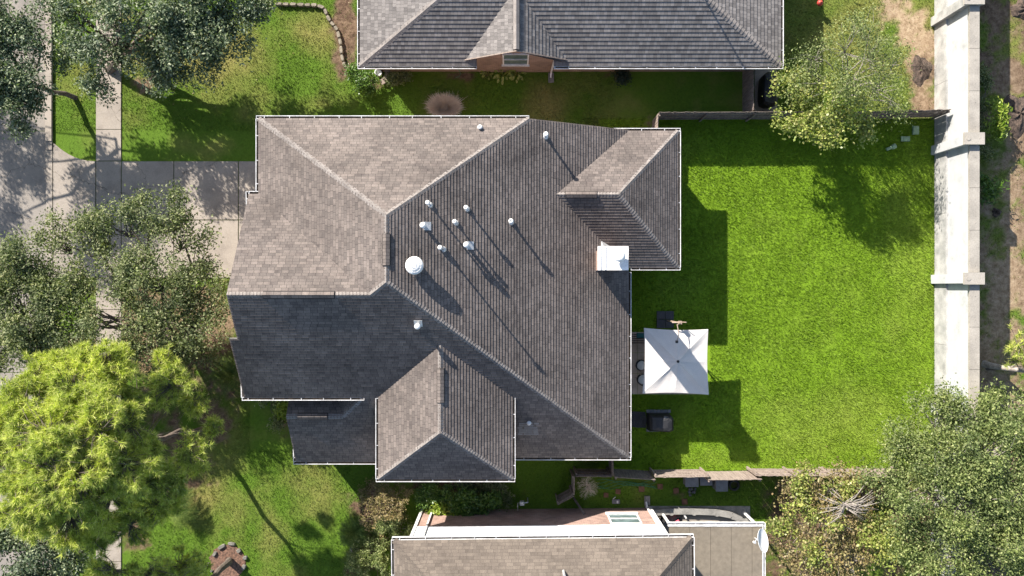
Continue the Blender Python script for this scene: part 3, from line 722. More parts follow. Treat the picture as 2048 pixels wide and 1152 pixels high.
fl = MB(); q0 = on(1206, 482, Ez); fl.hexa([q0+Vector((-.1,.02,.0)), q0+Vector((.45,-.3,-.2)), q0+Vector((.05,-.42,-.02)), q0+Vector((-.1,-.42,.05)), q0+Vector((-.1,.02,.05)), q0+Vector((.45,-.3,-.13)), q0+Vector((.05,-.42,.35)), q0+Vector((-.1,-.42,.35))])
fl.build('flashing', M['galv'], chim)

# ---- upper neighbour
H2 = root('house', (3, 14, 0), 'brick house at the top edge with a grey laminated shingle roof and a small gable', 'house')
zE = 2.9; yE = 10.9; xl, xr_ = -7.46, 13.2
yr = yE+5.2; zr = zE+.5*5.2; dxh = 5.2*3.86/2.72
P2 = {'S': [(xl,yE,zE),(xr_,yE,zE),(xr_-dxh,yr,zr),(xl+dxh,yr,zr)],
      'W': [(xl,yE,zE),(xl+dxh,yr,zr),(xl,yr+5.2,zE)], 'E': [(xr_,yE,zE),(xr_,yr+5.2,zE),(xr_-dxh,yr,zr)],
      'N': [(xl,yr+5.2,zE),(xl+dxh,yr,zr),(xr_-dxh,yr,zr),(xr_,yr+5.2,zE)]}
gx = .2; ga = 4.5; gy = 11.2-.02; gm = yE+1.6/.5; hw = 2.6
P2['GW'] = [(gx-hw,gy-.1,zE+.06),(gx,gy,ga+.03),(gx,gm,ga+.03),(gx-hw,yE+.0,zE+.06)]
P2['GE'] = [(gx+hw,gy-.1,zE+.06),(gx+hw,yE+.0,zE+.06),(gx,gm,ga+.03),(gx,gy,ga+.03)]
P2['GW'] = [(gx-hw,gy,zE+.05),(gx,gy,ga+.03),(gx,gm+.1,ga+.03),(gx-hw,yE+.15,zE+.05)]
P2['GE'] = [(gx+hw,gy,zE+.05),(gx+hw,yE+.15,zE+.05),(gx,gm+.1,ga+.03),(gx,gy,ga+.03)]
# the main slope is cut back where the gable wall comes through
wl, wr = gx-1.93, gx+1.85
P2['S'] = [(xl,yE,zE),(wl,yE,zE),(wl,yE+.75,zE+.375),(wr,yE+.75,zE+.375),(wr,yE,zE),(xr_,yE,zE),(xr_-dxh,yr,zr),(xl+dxh,yr,zr)]
N2 = {k: plane_n([Vector(p) for p in v]) for k, v in P2.items()}
mb = MB()
for k, p in P2.items(): roof_plane(mb, p, .20, .024)
roof2 = mb.build('roof', M['shingle2'], H2)
mb = MB(); rim(mb, P2['S'], .17, (1,2,3,5,6,7)); rim(mb, P2['W'], .17, (0,1)); rim(mb, P2['E'], .17, (1,2)); rim(mb, P2['GW'], .12, (1,2,3)); rim(mb, P2['GE'], .12, (0,1,2)); mb.build('fascia', M['white'], H2)
mb = MB()
for a in (-1, 1): mb.bar((gx+a*hw*1.0, gy-.02, zE+.06), (gx, gy-.02, ga+.05), .05, .05)
mb.build('rake_trim', M['wood_pale'], H2)
cap = MB()
for a, b, k1, k2 in ((P2['W'][0],P2['W'][1],'W','S'),(P2['E'][0],P2['E'][2],'E','S'),((gx,gy,ga+.03),(gx,gm+.1,ga+.03),'GW','GE'),(P2['S'][7],P2['S'][6],'S','N')):
    ridge_cap(cap, a, b, N2[k1], N2[k2], .16, .2)
cap.build('ridge_cap', M['cap'], roof2)
ridge_vent(roof2, (gx,gy+.05,ga+.03), (gx,gm-.1,ga+.03), N2['GW'], N2['GE'], mat='cap')
gutter(H2, (xl-.12,yE,zE),(wl,yE,zE),(0,-1,0)); gutter(H2, (wr,yE,zE),(xr_+.12,yE,zE),(0,-1,0)); gutter(H2, (xl,yE,zE),(xl,yr+5.2,zE),(-1,0,0)); gutter(H2, (xr_,yE,zE),(xr_,yr+5.2,zE),(1,0,0))
mb = MB()
wallseg(mb, (xl+.5,11.39), (wl,11.39), 3.06, 3.06, inward=(0,1)); wallseg(mb, (wr,11.39), (xr_-.5,11.39), 3.06, 3.06, inward=(0,1))
wallseg(mb, (wl,11.36), (wr,11.36), 3.32, 3.34, [(.51, 4.46)], inward=(0,1))
wallseg(mb, (xl+.5,11.39), (xl+.5,20.8), 2.99, 2.99, inward=(1,0)); wallseg(mb, (xr_-.5,11.39), (xr_-.5,20.8), 2.99, 2.99, inward=(-1,0))
mb.build('wall', M['brick_tan'], H2)
window(H2, (gx-.02, 11.355, 2.5), 1.3, 1.9, (0,-1,0))
downspout(H2, [(wr+.05,10.85,2.85),(wr+.05,11.3,2.5),(wr+.0,11.3,.25),(wr-.02,11.05,.1)])
mbp = MB(); mbp.tube([(8.1,15.0,4.7),(8.1,15.0,6.2)], .04, 8); mbp.build('vent_pipe', M['galv'], roof2)

# ---- lower neighbour
H3 = root('house', (1.5, -15, 0), 'two storey house at the bottom edge with white upper siding over red brick', 'house')
th = R(.55)
zE = 5.6; pv = Vector((1.4, -11.48, 0))
def rt(x, y, z):
    d = Vector((x, y, 0))-pv; c, s = math.cos(th), math.sin(th)
    return (pv.x+d.x*c-d.y*s, pv.y+d.x*s+d.y*c, z)
xl, xr_ = -5.4, 8.22; yE = -11.48; dd = 3.6; yr = yE-dd; zr = zE+.62*dd; dh = dd*1.15
P3 = {'N': [rt(xl,yE,zE),rt(xl+dh,yr,zr),rt(xr_-dh,yr,zr),rt(xr_,yE,zE)], 'S': [rt(xl,yr-dd,zE),rt(xr_,yr-dd,zE),rt(xr_-dh,yr,zr),rt(xl+dh,yr,zr)],
      'W': [rt(xl,yE,zE),rt(xl,yr-dd,zE),rt(xl+dh,yr,zr)], 'E': [rt(xr_,yE,zE),rt(xr_-dh,yr,zr),rt(xr_,yr-dd,zE)]}
N3 = {k: plane_n([Vector(p) for p in v]) for k, v in P3.items()}
mb = MB()
for k, p in P3.items(): roof_plane(mb, p, .15, .014)
roof3 = mb.build('roof', M['shingle3'], H3)
cap = MB(); ridge_cap(cap, P3['N'][0], P3['N'][1], N3['N'], N3['W'], .17); ridge_cap(cap, P3['N'][3], P3['N'][2], N3['N'], N3['E'], .17); ridge_cap(cap, P3['N'][1], P3['N'][2], N3['N'], N3['S'], .17)
cap.build('ridge_cap', M['shingle3'], roof3)
mb = MB(); rim(mb, P3['N'], .17, (0,1,2)); rim(mb, P3['W'], .17, (1,2)); rim(mb, P3['E'], .17, (0,1)); mb.build('fascia', M['white'], H3)
gutter(H3, rt(xl-.1,yE,zE), rt(xr_+.1,yE,zE), (0,1,0)); gutter(H3, rt(xl,yE,zE), rt(xl,yr-dd,zE), (-1,0,0)); gutter(H3, rt(xr_,yE,zE), rt(xr_,yr-dd,zE), (1,0,0))
bx0, bx1, by = -4.75, 7.27, -11.62
mb = MB(); wallseg(mb, rt(bx0,by,0)[:2], rt(bx1,by,0)[:2], 3.15, 3.15, inward=(0,-1)); wallseg(mb, rt(bx0,by,0)[:2], rt(bx0,-18.5,0)[:2], 3.15, 3.15, inward=(1,0)); wallseg(mb, rt(bx1,by,0)[:2], rt(bx1,-18.5,0)[:2], 3.15, 3.15, inward=(-1,0))
mb.build('wall', M['brick'], H3)
mb = MB(); wallseg(mb, rt(bx0-.02,by+.03,0)[:2], rt(bx1+.02,by+.03,0)[:2], 5.56, 5.56, z0=3.15, inward=(0,-1)); wallseg(mb, rt(bx0-.02,by+.03,0)[:2], rt(bx0-.02,-18.5,0)[:2], 5.56, 5.56, z0=3.15, inward=(1,0)); wallseg(mb, rt(bx1+.02,by+.03,0)[:2], rt(bx1+.02,-18.5,0)[:2], 5.56, 5.56, z0=3.15, inward=(-1,0))
for i in range(15): mb.bar(rt(bx0-.02,by+.034,3.15+.15*i), rt(bx1+.02,by+.034,3.15+.15*i), .012, .012)
mb.build('siding', M['siding'], H3)
for x in (bx0+.03, bx1-.03):
    mb = MB(); mb.bar(rt(x,by+.05,.0), rt(x,by+.05,5.42), .14, .05, up=(0,1,0)); mb.build('corner_board', M['white'], H3)
downspout(H3, [rt(bx0+.6,by+.09,.15), rt(bx0+.6,by+.09,5.35)]); downspout(H3, [rt(bx1-.22,by+.32,.08), rt(bx1-.22,by+.1,.35), rt(bx1-.2,by+.1,5.4)])
window(H3, Vector(rt(5.62,by+.0,2.05)), 1.55, 1.75, (0,1,0))
mbp = MB(); b3 = at(1128, 1148, 6.8); mbp.tube([b3-Vector((0,0,.4)), b3+Vector((0,0,.25))], .06, 10); mbp.build('vent_pipe', M['galv'], roof3)
# patio cover of that house
PC = root('patio_cover', at(1432, 1100, 0), 'flat tan panelled patio cover with white gutter right of the lower house', 'patio cover')
c0, c1 = at(1338, 1052, 2.85), at(1524, 1300, 2.85)
mb = MB(); xx = c0.x
while xx < c1.x-.01:
    e = min(xx+1.02, c1.x); mb.box(((xx+e)/2, (c0.y+c1.y)/2, 2.83), (e-xx-.014, c0.y-c1.y, .08)); xx = e
mb.build('roof_panel', M['flatroof'], PC)
mb = MB(); mb.box(((c0.x+c1.x)/2, c0.y+.03, 2.82), (c1.x-c0.x+.1, .08, .16)); mb.box(((c0.x+c1.x)/2, c0.y+.17, 2.82), (c1.x-c0.x+.22, .03, .16)); mb.box(((c0.x+c1.x)/2, c0.y+.1, 2.76), (c1.x-c0.x+.1, .12, .02))
mb.box((c1.x+.03, (c0.y+c1.y)/2, 2.82), (.05, c0.y-c1.y, .16)); mb.box((c1.x+.15, (c0.y+c1.y)/2+.15, 2.82), (.03, c0.y-c1.y, .16)); mb.box((c1.x+.09, (c0.y+c1.y)/2+.1, 2.76), (.1, c0.y-c1.y, .02))
xx = c0.x+.3
while xx < c1.x: mb.box((xx, c0.y+.1, 2.87), (.03,.13,.015)); xx += 1.0
mb.build('gutter', M['gutter'], PC)
for q in ((c0.x+.15, c0.y-.1),(c1.x-.1, c0.y-.1)):
    mb = MB(); mb.box((q[0], q[1], 1.39), (.1,.1,2.78)); mb.build('post', M['white'], PC)
# satellite dish on it
dp = at(1523, 1081, 3.45); SD = root('satellite_dish', (dp.x-.2, dp.y, 2.9), 'white oval satellite dish on the corner of the tan patio cover', 'satellite dish')
ax = Vector((.55,.22,.80)).normalized(); ux = ax.cross(Vector((0,1,0))).normalized(); uy = ax.cross(ux)
mb = MB(); n = 28; rings = []
for lay in (0, 1):
    for i in range(6):
        r = i/5
        ring = []
        for k in range(n):
            a = 2*math.pi*k/n; ring.append(dp + ux*math.cos(a)*.36*r + uy*math.sin(a)*.56*r + ax*(.10*r*r - .02*lay))
        rings.append(ring)
for lay in (0, 1):
    for i in range(5):
        A, B = rings[lay*6+i], rings[lay*6+i+1]
        for k in range(n): mb.face([A[k], A[(k+1)%n], B[(k+1)%n], B[k]] if i else [A[0], B[(k+1)%n], B[k]])
A, B = rings[5], rings[11]
for k in range(n): mb.face([A[k], A[(k+1)%n], B[(k+1)%n], B[k]])
mb.build('reflector', M['capwhite'], SD)
mb = MB(); mb.tube([dp-ax*.02, dp-ax*.2, (dp.x-.15, dp.y-.05, 2.88)], .03, 8); mb.build('mast', M['galv'], SD)
mb = MB(); tip = dp+Vector((-.42,.0,.28)); mb.tube([dp-uy*.3-ax*.02+Vector((0,0,0)), tip], .014, 6); mb.tube([tip-Vector((.03,0,.06)), tip+Vector((.02,0,.06))], .06, 10); mb.build('feed_arm', M['white'], SD)
# ------------------------------------------------------------------ concrete boundary wall
BW = root('boundary_wall', (22.4, 0, 0), 'tall white precast concrete wall with tan coping along the right side', 'wall')
mb = MB(); y = -30.0
while y < 30: mb.box((22.45, y+1.69, .52), (.42, 3.37, 1.24)); y += 3.385
mb.build('lower_panel', M['walllow'], BW)
mb = MB(); mb.box((22.48, 0, 2.1), (.30, 60, 2.2)); mb.build('upper_panel', M['wallwhite'], BW)
mb = MB(); y = 14.0-6.77*6+.0
k = 0
while y < 30:
    for i in range(3):
        mb.box((22.47, y+.3+2.06*i+1.02, 3.25), (.48, 2.045, .14))
        for q in (.35, 1.5): mb.tube([(22.5, y+.3+2.06*i+q, 3.31), (22.5, y+.3+2.06*i+q, 3.335)], .022, 8)
    y += 6.77
mb.build('coping', M['wallcap'], BW)
for i, y in enumerate([14.0-6.77*j for j in range(-1, 5)]):
    mb = MB(); mb.box((22.45, y, 1.7), (.80, .46, 3.5)); p = mb.build('pier', M['wallwhite'] if i != 1 else M['walllow'], BW)
    mb = MB(); mb.box((22.35, y, 3.47), (.98, .58, .14))
    mb.tube([(22.05, y+.0, 3.53),(22.05, y, 3.56)], .11, 14)
    for q in (-.15, .15): mb.tube([(22.35+q*1.6, y, 3.53),(22.35+q*1.6, y, 3.552)], .02, 8)
    mb.build('pier_cap', M['wallcap'], p)

# ------------------------------------------------------------------ wooden fences
def fence(a, b, label, h=1.83, face=1, lean=(0,0), mat='wood', rails=True, cat='fence', group=None, name='fence'):
    """a,b on the ground; face=+1/-1 = side on which the rails sit"""
    a = Vector((a[0], a[1], 0)); b = Vector((b[0], b[1], 0)); d = (b-a); Ln = d.length; d.normalize(); n = Vector((-d.y, d.x, 0))
    F = root(name, tuple((a+b)/2), label, cat, group); ln = Vector((lean[0], lean[1], 0))
    mb = MB(); t = 0
    while t < Ln-.02:
        w = min(.14, Ln-t); hh = h+random.uniform(-.02,.02); off = n*random.uniform(-.006,.006); l2 = ln+n*random.uniform(-.012,.012)
        p = a+d*(t+w/2)+off; mb.bar(p+Vector((0,0,.03)), p+l2+Vector((0,0,hh)), w-.008, .018, up=tuple(n)); t += .145
    mb.build('planks', M[mat], F)
    if rails:
        for z in (.35, .95, 1.62):
            mb = MB(); q = ln*(z/h); mb.bar(a+q+n*face*.035+Vector((0,0,z)), b+q+n*face*.035+Vector((0,0,z)), .04, .09)
            mb.build('rail', M[mat], F)
        t = .05; k = max(1, round(Ln/2.4))
        for i in range(k+1):
            p = a+d*min(max(Ln*i/k, .06), Ln-.06)+n*face*.085
            m2 = MB(); m2.bar(p, p+ln*.98+Vector((0,0,h-.12)), .08, .08, up=tuple(n)); m2.build('post', M[mat], F)
    return F
fence((7.42,8.86), (17.2,8.9), 'weathered wooden fence along the top of the bright back lawn, starting near the rear wing', face=-1, group=None)
fence((17.25,8.88), (22.15,9.0), 'end run of wooden fence reaching the white concrete wall behind the airy tree', face=-1)
fence((7.38,8.8), (7.3,7.55), 'short wooden fence return between long upper fence and corner of the rear wing', face=1, mat='wood_pale')
fence((12.12,11.35), (12.12,8.98), 'wooden side fence from the upper brick house down past the covered grill', face=1, lean=(.06,0))
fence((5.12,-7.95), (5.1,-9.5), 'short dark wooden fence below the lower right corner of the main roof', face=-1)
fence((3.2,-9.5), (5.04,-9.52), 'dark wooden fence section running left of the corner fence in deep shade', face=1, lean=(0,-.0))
fence((3.16,-9.5), (3.15,-10.45), 'narrow wooden fence piece turning down beside the bare round bush', face=-1)
fence((3.13,-10.48), (2.3,-10.95), 'slanting open wooden gate leaf above the brick wall of the lower house', face=-1, name='gate', cat='gate')
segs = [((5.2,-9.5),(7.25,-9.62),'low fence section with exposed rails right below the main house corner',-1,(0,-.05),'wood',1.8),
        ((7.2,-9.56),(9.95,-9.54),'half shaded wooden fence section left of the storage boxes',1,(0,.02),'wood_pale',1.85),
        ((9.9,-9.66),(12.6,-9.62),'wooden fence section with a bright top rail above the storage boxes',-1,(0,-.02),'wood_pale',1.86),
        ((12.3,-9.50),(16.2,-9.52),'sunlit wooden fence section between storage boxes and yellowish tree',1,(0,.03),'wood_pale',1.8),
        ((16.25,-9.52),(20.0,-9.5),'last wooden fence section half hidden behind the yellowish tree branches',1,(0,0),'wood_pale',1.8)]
for a, b, lab, fc_, ln, mt, hh in segs: fence(a, b, lab, face=fc_, lean=ln, mat=mt, h=hh)
PO = root('post', (3.4,-11.1,0), 'short grey leaning timber post against the brick wall of the lower house', 'post')
mb = MB(); mb.bar((3.25,-11.05,0), (3.65,-11.5,1.1), .1, .1); mb.build('shaft', M['wood'], PO); mb = MB(); mb.bar((3.62,-11.46,1.0), (3.68,-11.53,1.2), .13, .13); mb.build('post_cap', M['wood'], PO)

# ------------------------------------------------------------------ back yard things
apex = at(1356, 723, 2.62); C4 = [at(1288,656,2.12), at(1416.5,658.5,2.12), at(1417.5,789.5,2.12), at(1285,787,2.12)]
UM = root('cantilever_umbrella', at(1332,640,0), 'large square off white cantilever umbrella over the patio', 'umbrella')
mb = MB(); S_N = 10
for q in range(4):
    A, B = C4[q], C4[(q+1) % 4]; mid = (A+B)/2
    for (P, Q) in ((A, mid), (mid, B)):
        grid = []
        for i in range(S_N+1):
            s = i/S_N; row = []
            for j in range(S_N+1):
                t = j/S_N
                e = P.lerp(Q, t)
                tt = t*.5 if P is A else .5+t*.5
                inw = (apex-e); inw.z = 0
                e = e + inw*(.045*math.sin(math.pi*tt)); e.z += .03*math.sin(math.pi*tt)
                p = apex.lerp(e, s); p.z -= .075*math.sin(math.pi*s)*(.25+.75*abs(math.sin(2*math.pi*tt))) + .010*math.sin(9*tt*math.pi+5*s)*s*math.sin(math.pi*s)
                row.append(p)
            grid.append(row)
        for i in range(S_N):
            for j in range(S_N):
                if i == 0: mb.face([grid[0][0], grid[1][j], grid[1][j+1]])
                else: mb.face([grid[i][j], grid[i+1][j], grid[i+1][j+1], grid[i][j+1]])
        for j in range(S_N):
            a, b = grid[S_N][j], grid[S_N][j+1]; dz = Vector((0,0,.07)); mb.face([a, a-dz, b-dz, b])
mb.build('canopy', M['fabric'], UM, False)
mb = MB()
for q in range(4): mb.bar(apex-Vector((0,0,.10)), C4[q]-Vector((0,0,.05))+(apex-C4[q])*.03, .025, .03)
mb.build('rib', M['bronze'], UM)
mb = MB(); mb.lathe(apex, [(.07,-.02),(.07,.04),(.04,.06),(.001,.065)], 14); mb.build('finial', M['blackmetal'], UM)
mb = MB()
for (px0,py0,px1,py1) in ((1313,622,1329.5,638),(1330,622,1347,638),(1313,638.5,1329.5,656),(1330,638.5,1347,656)):
    a = at(px0,py1); b = at(px1,py0); mb.box(((a.x+b.x)/2,(a.y+b.y)/2,.05), (b.x-a.x-.01,b.y-a.y-.01,.08))
mb.build('base_weight', M['charcoal'], UM)
mast = at(1335,641,0)
mb = MB(); mb.tube([mast+Vector((0,0,.05)), mast+Vector((0,0,2.55))], .042, 12); mb.build('mast', M['bronze'], UM)
mb = MB(); m2 = mast+Vector((0,0,2.5)); j1 = at(1354.5,650,3.0); j2 = at(1353.5,683.5,2.98)
mb.tube([m2-Vector((.25,0,0)), m2+Vector((.15,0,.12)), j1], .035, 10); mb.tube([j1, at(1358,668,3.05), j2], .022, 8); mb.tube([m2-Vector((0,0,.7)), m2+Vector((.4,.02,.25))], .025, 8)
mb.box(m2+Vector((.12,0,.1)), (.16,.16,.2)); mb.build('arm', M['bronze'], UM)
mb = MB(); mb.box(j2, (.12,.13,.12)); mb.build('joint', M['blackmetal'], UM)
# bench
BN = root('bench', at(1272,676,0), 'slatted brown wooden bench half under the umbrella corner', 'bench')
mb = MB(); a = at(1259,668,.42); b = at(1300,668,.42)
for i in range(5): mb.box(((a.x+b.x)/2, a.y-.02-.11*i, .42), (b.x-a.x, .07, .03))
mb.build('seat', M['slat'], BN)
for x in (a.x+.1, b.x-.1):
    for y in (a.y-.06, a.y-.42): mb = MB(); mb.box((x,y,.2), (.05,.05,.4)); mb.build('leg', M['slat'], BN)
cu = at(1281,671,.5); mb = MB(); mb.box(cu, (.42,.26,.10)); mb.box(cu+Vector((0,.0,.02)), (.36,.2,.12)); tag(mb.build('cushion', M['teal']), 'small teal cushion on the slatted bench', 'cushion')
# chairs
def chair(px, py, ang, lab):
    c = at(px, py, 0); Cq = root('patio_chair', c, lab, 'chair', 'round backed patio chairs'); r = Matrix.Rotation(ang, 3, 'Z')
    T = lambda x, y, z: c + r @ Vector((x, y, z))
    mb = MB(); mb.lathe(T(0,0,.42), [(.001,0),(.20,0),(.235,.03),(.235,.06),(.19,.09),(.001,.10)], 20, 1.0, 1.0); mb.build('seat', M['cushion'], Cq, True)
    mb = MB()
    for z in (.42, .55, .68, .80):
        mb.tube([T(.29*math.cos(t), .29*math.sin(t), z+ .0*t) for t in [R(80+20*i) for i in range(11)]], .014, 6)
    for i in range(0, 11, 2):
        t = R(80+20*i); mb.tube([T(.28*math.cos(t), .28*math.sin(t), .42), T(.30*math.cos(t), .30*math.sin(t), .81)], .01, 5)
    mb.build('backrest', M['blackmetal'], Cq)
    mb = MB(); mb.tube([T(.25*math.cos(t), .25*math.sin(t), .40) for t in [R(24*i) for i in range(16)]], .016, 6); mb.build('seat_frame', M['blackmetal'], Cq)
    for i in range(4):
        t = R(45+90*i); mb = MB(); mb.tube([T(.22*math.cos(t), .22*math.sin(t), .40), T(.29*math.cos(t), .29*math.sin(t), .03)], .014, 6); mb.build('leg', M['blackmetal'], Cq)
chair(1280, 729, R(-30), 'black wire chair with white cushion nearest the bench by the patio'); chair(1282, 757, R(35), 'black wire chair with white cushion farther from the bench, lower on patio')
# small table between and under canopy
TB = root('patio_table', at(1312,738,0), 'round dark patio table mostly hidden under the umbrella', 'table')
mb = MB(); mb.lathe(at(1312,740,.7), [(.001,0),(.5,0),(.52,.02),(.5,.04),(.001,.04)], 28); mb.build('tabletop', M['blackmetal'], TB)
for i in range(4):
    t = R(45+90*i); c = at(1312,740,0); mb = MB(); mb.tube([c+Vector((.2*math.cos(t),.2*math.sin(t),.7)), c+Vector((.38*math.cos(t),.38*math.sin(t),.03))], .02, 6); mb.build('leg', M['blackmetal'], TB)
# grill on pavers
GR = root('covered_grill', at(1318,841,0), 'grill under a fitted black cover standing on grey pavers in the yard', 'grill')
mb = MB(); P = [at(1293,825,.0),at(1336,825,.0),at(1341,832,.0),at(1341,856,.0),at(1332,859,.0),at(1293,857,.0)]
lv = [(0,.0,1.0),(.5,.0,.99),(.9,.0,.96),(1.05,.0,.78),(1.10,0,.45)]
c = at(1317,842,0); rings = [[c+(p-c)*s+Vector((0,0,z)) for p in P] for z,_,s in lv]
for i in range(len(rings)-1):
    for k in range(6): mb.face([rings[i][k], rings[i][(k+1)%6], rings[i+1][(k+1)%6], rings[i+1][k]])
mb.face(rings[-1]); mb.build('cover', M['blackcover'], GR)
mb = MB(); q = at(1330,842,1.05); mb.hexa([q+Vector(v) for v in ((-.12,-.26,-.07),(.22,-.26,-.10),(.24,.2,-.10),(-.05,.26,-.07),(-.12,-.26,.03),(.2,-.26,-.02),(.22,.2,-.02),(-.05,.26,.03))]); mb.build('panel', M['greycover'], GR)
mb = MB()
for i in range(7):
    for y in (822.5, 860): mb.box(at(1296+7*i, y, .03)+Vector((0,0,0)), (.165,.17,.06))
for i in range(7): mb.box(at(1296+7*i, 853, .03), (.165,.17,.06))
tag(mb.build('paver_pad', M['greybox']), 'row of small grey pavers under the black covered grill', 'pavers')
mb = MB(); P = [at(1258,824,0),at(1268,822.5,0),at(1290,824,0),at(1293,838,0),at(1291,855,0),at(1275,855,0),at(1258,852,0)]
mb.face([p+Vector((0,0,.06)) for p in P][::-1])
for i in range(7): mb.face([P[i], P[i]+Vector((0,0,.06)), P[(i+1)%7]+Vector((0,0,.06)), P[(i+1)%7]])
for i in range(5): mb.bar(at(1262+6*i,826,.07), at(1262+6*i,851,.07), .03, .012)
tag(mb.build('grill_mat', M['blackcover']), 'black ribbed mat lying between the house wall and the covered grill', 'mat')
# upper covered grill
G2 = root('covered_grill', at(1530,187,0), 'long grill under black cover on the narrow concrete pad by upper house', 'grill')
P = [at(x,y,0) for x,y in ((1516,158),(1524,152),(1540,153),(1544,162),(1547,180),(1546,204),(1541,219),(1526,221),(1515,216),(1513,200),(1514,180))]
c = at(1530,187,0); mb = MB(); rings = [[c+(p-c)*s+Vector((0,0,z)) for p in P] for z,s in ((0,.9),(.5,.95),(.95,.97),(1.1,.84),(1.18,.5))]
for i in range(4):
    for k in range(11): mb.face([rings[i][k], rings[i][(k+1)%11], rings[i+1][(k+1)%11], rings[i+1][k]])
mb.face(rings[-1]); mb.build('cover', M['blackcover'], G2)
mb = MB(); mb.tube([at(1545,165,.8), at(1549,180,.85), at(1548,205,.8)], .02, 6); mb.build('handle', M['blackmetal'], G2)
# utility lids
mb = MB(); c = at(1830,261,0); mb.box(c+Vector((0,0,.05)), (.32,.44,.12)); mb.box(c+Vector((0,0,.12)), (.26,.38,.04)); tag(mb.build('utility_box', M['greengrey']), 'pale green upright utility box lid nearest the concrete wall', 'utility box')
mb = MB(); c = at(1810,278,0); mb.box(c+Vector((0,0,.04)), (.46,.26,.08)); mb.box(c+Vector((.04,0,.09)), (.3,.2,.02)); tag(mb.build('utility_box', M['greengrey']), 'pale green wide flat utility lid in the middle of three', 'utility box')
mb = MB(); mb.tube([at(1773,299,.07), at(1786,293.5,.09)], .085, 12); mb.tube([at(1784,294.5,.09), at(1791,291.5,.10)], .13, 14); tag(mb.build('drain_pipe', M['greengrey']), 'pale green short capped pipe lying on the bright lawn', 'pipe')
# red ball on a post, upper yard
RB = root('ball_marker', at(1640,8,0), 'red round ball on a short stake in the upper yard', 'marker')
mb = MB(); c = at(1640,6,.55); mb.lathe(c, [(.001,-.16),(.08,-.14),(.14,-.07),(.16,0),(.14,.07),(.08,.14),(.03,.16),(.03,.2),(.001,.2)], 18); mb.build('ball', M['red'], RB, True)
mb = MB(); mb.tube([at(1640,6,0), at(1640,6,.42)], .025, 8); mb.build('stake', M['red'], RB)
# strip by the upper house
mb = MB(); c = at(759,149,.0); mb.lathe(c, [(.10,0),(.16,.02),(.17,.36),(.195,.38),(.195,.42),(.15,.42),(.14,.30),(.001,.29)], 22); tag(mb.build('plant_pot', M['white'], None, True), 'round white rimmed pot beside the corner of the upper house', 'pot')
BE = root('garden_bench', at(768,157,0), 'small curved weathered bench beside the white rimmed pot', 'bench')
mb = MB()
for i in range(6):
    t = R(-60+24*i); c = at(755,146,.4); d = Vector((math.cos(t),math.sin(t)*1.0,0)); mb.bar(c+d*.38, c+d*.66, .2, .04)
mb.build('seat', M['wood_pale'], BE)
for i in (0,2,4):
    t = R(-50+28*i); c = at(755,146,0); d = Vector((math.cos(t),math.sin(t),0)); mb = MB(); mb.bar(c+d*.5+Vector((0,0,.38)), c+d*.5, .06, .06); mb.build('leg', M['wood_pale'], BE)
HR = root('hose_reel', at(918,139,0), 'green hose reel hanging on the brick wall of the upper house', 'hose reel')
mb = MB()
for j in range(3): mb.tube([at(918,136,.8)+Vector(((.17-.03*j)*math.cos(R(24*i)), -.02-.02*j, (.17-.03*j)*math.sin(R(24*i)))) for i in range(16)], .022, 6)
mb.tube([at(917,138,.7), at(922,148,.02), at(918,153,.02), at(911,155,.02)], .012, 5); mb.build('hose', M['hose'], HR)
mb = MB(); mb.box(at(918,136,.85)+Vector((0,.02,0)), (.3,.14,.12)); mb.build('bracket', M['hose'], HR)
def splash(px, py, lab, ang=0, s=1.0):
    c = at(px, py, 0); mb = MB()
    mb.box(c+Vector((0,0,.02)), (.26*s,.5*s,.03)); 
    for q in (-1, 1): mb.box(c+Vector((.125*s*q,0,.05)), (.035,.5*s,.09))
    mb.box(c+Vector((0,.24*s,.05)), (.26*s,.03,.088))
    tag(mb.build('splash_block', M['concrete2']), lab, 'splash block')
splash(1102, 156, 'small concrete splash block under the downspout of the upper house'); splash(1294, 1001, 'small concrete splash block under the downspout of lower house')
# strip by the lower house
def sbox(px0, py0, px1, py1, h, lab):
    z = h; a = at(px0, py1, z); b = at(px1, py0, z); Bx = root('storage_box', ((a.x+b.x)/2,(a.y+b.y)/2,0), lab, 'storage box', 'grey boxes behind the fence')
    mb = MB(); mb.box(((a.x+b.x)/2,(a.y+b.y)/2,(z-.05)/2), (b.x-a.x-.04, b.y-a.y-.04, z-.05)); mb.build('body', M['greybox'], Bx)
    mb = MB(); mb.box(((a.x+b.x)/2,(a.y+b.y)/2,z-.02), (b.x-a.x, b.y-a.y, .04))
    n = 6
    for i in range(n): mb.box((a.x+(b.x-a.x)*(i+.5)/n,(a.y+b.y)/2,z+.006), (.02, b.y-a.y-.06, .012))
    mb.build('lid', M['greybox'], Bx)
    mb = MB(); mb.bar((b.x+.03, a.y, z*.8), (b.x+.03, b.y, z*.8), .03, .03); mb.build('handle', M['wood'], Bx)
sbox(1371,954,1397,974,.7,'grey lidded box left of three below the fence'); sbox(1400,954,1425,971,.6,'shallow grey lidded box in the middle of three'); sbox(1432,952,1456,983,.9,'tall grey lidded box rightmost of three below fence')
mb = MB(); c = at(1468,970,.12); mb.tube([c+Vector((.24*math.cos(R(20*i)),.24*math.sin(R(20*i)),0)) for i in range(19)], .075, 8, False); tag(mb.build('tyre', M['blackmetal'], None, True), 'black tyre lying right of the grey storage boxes', 'tyre')
mb = MB()
for i in range(7): mb.box(at(1380+4*(i%3)+random.uniform(-2,2), 978+3*(i//3)*2, .12+.06*(i%2)), (.12,.1,.16), rz=random.uniform(0,3))
tag(mb.build('scrap_pile', M['greycover']), 'small heap of dark scrap with a white piece below the left storage box', 'scrap heap')
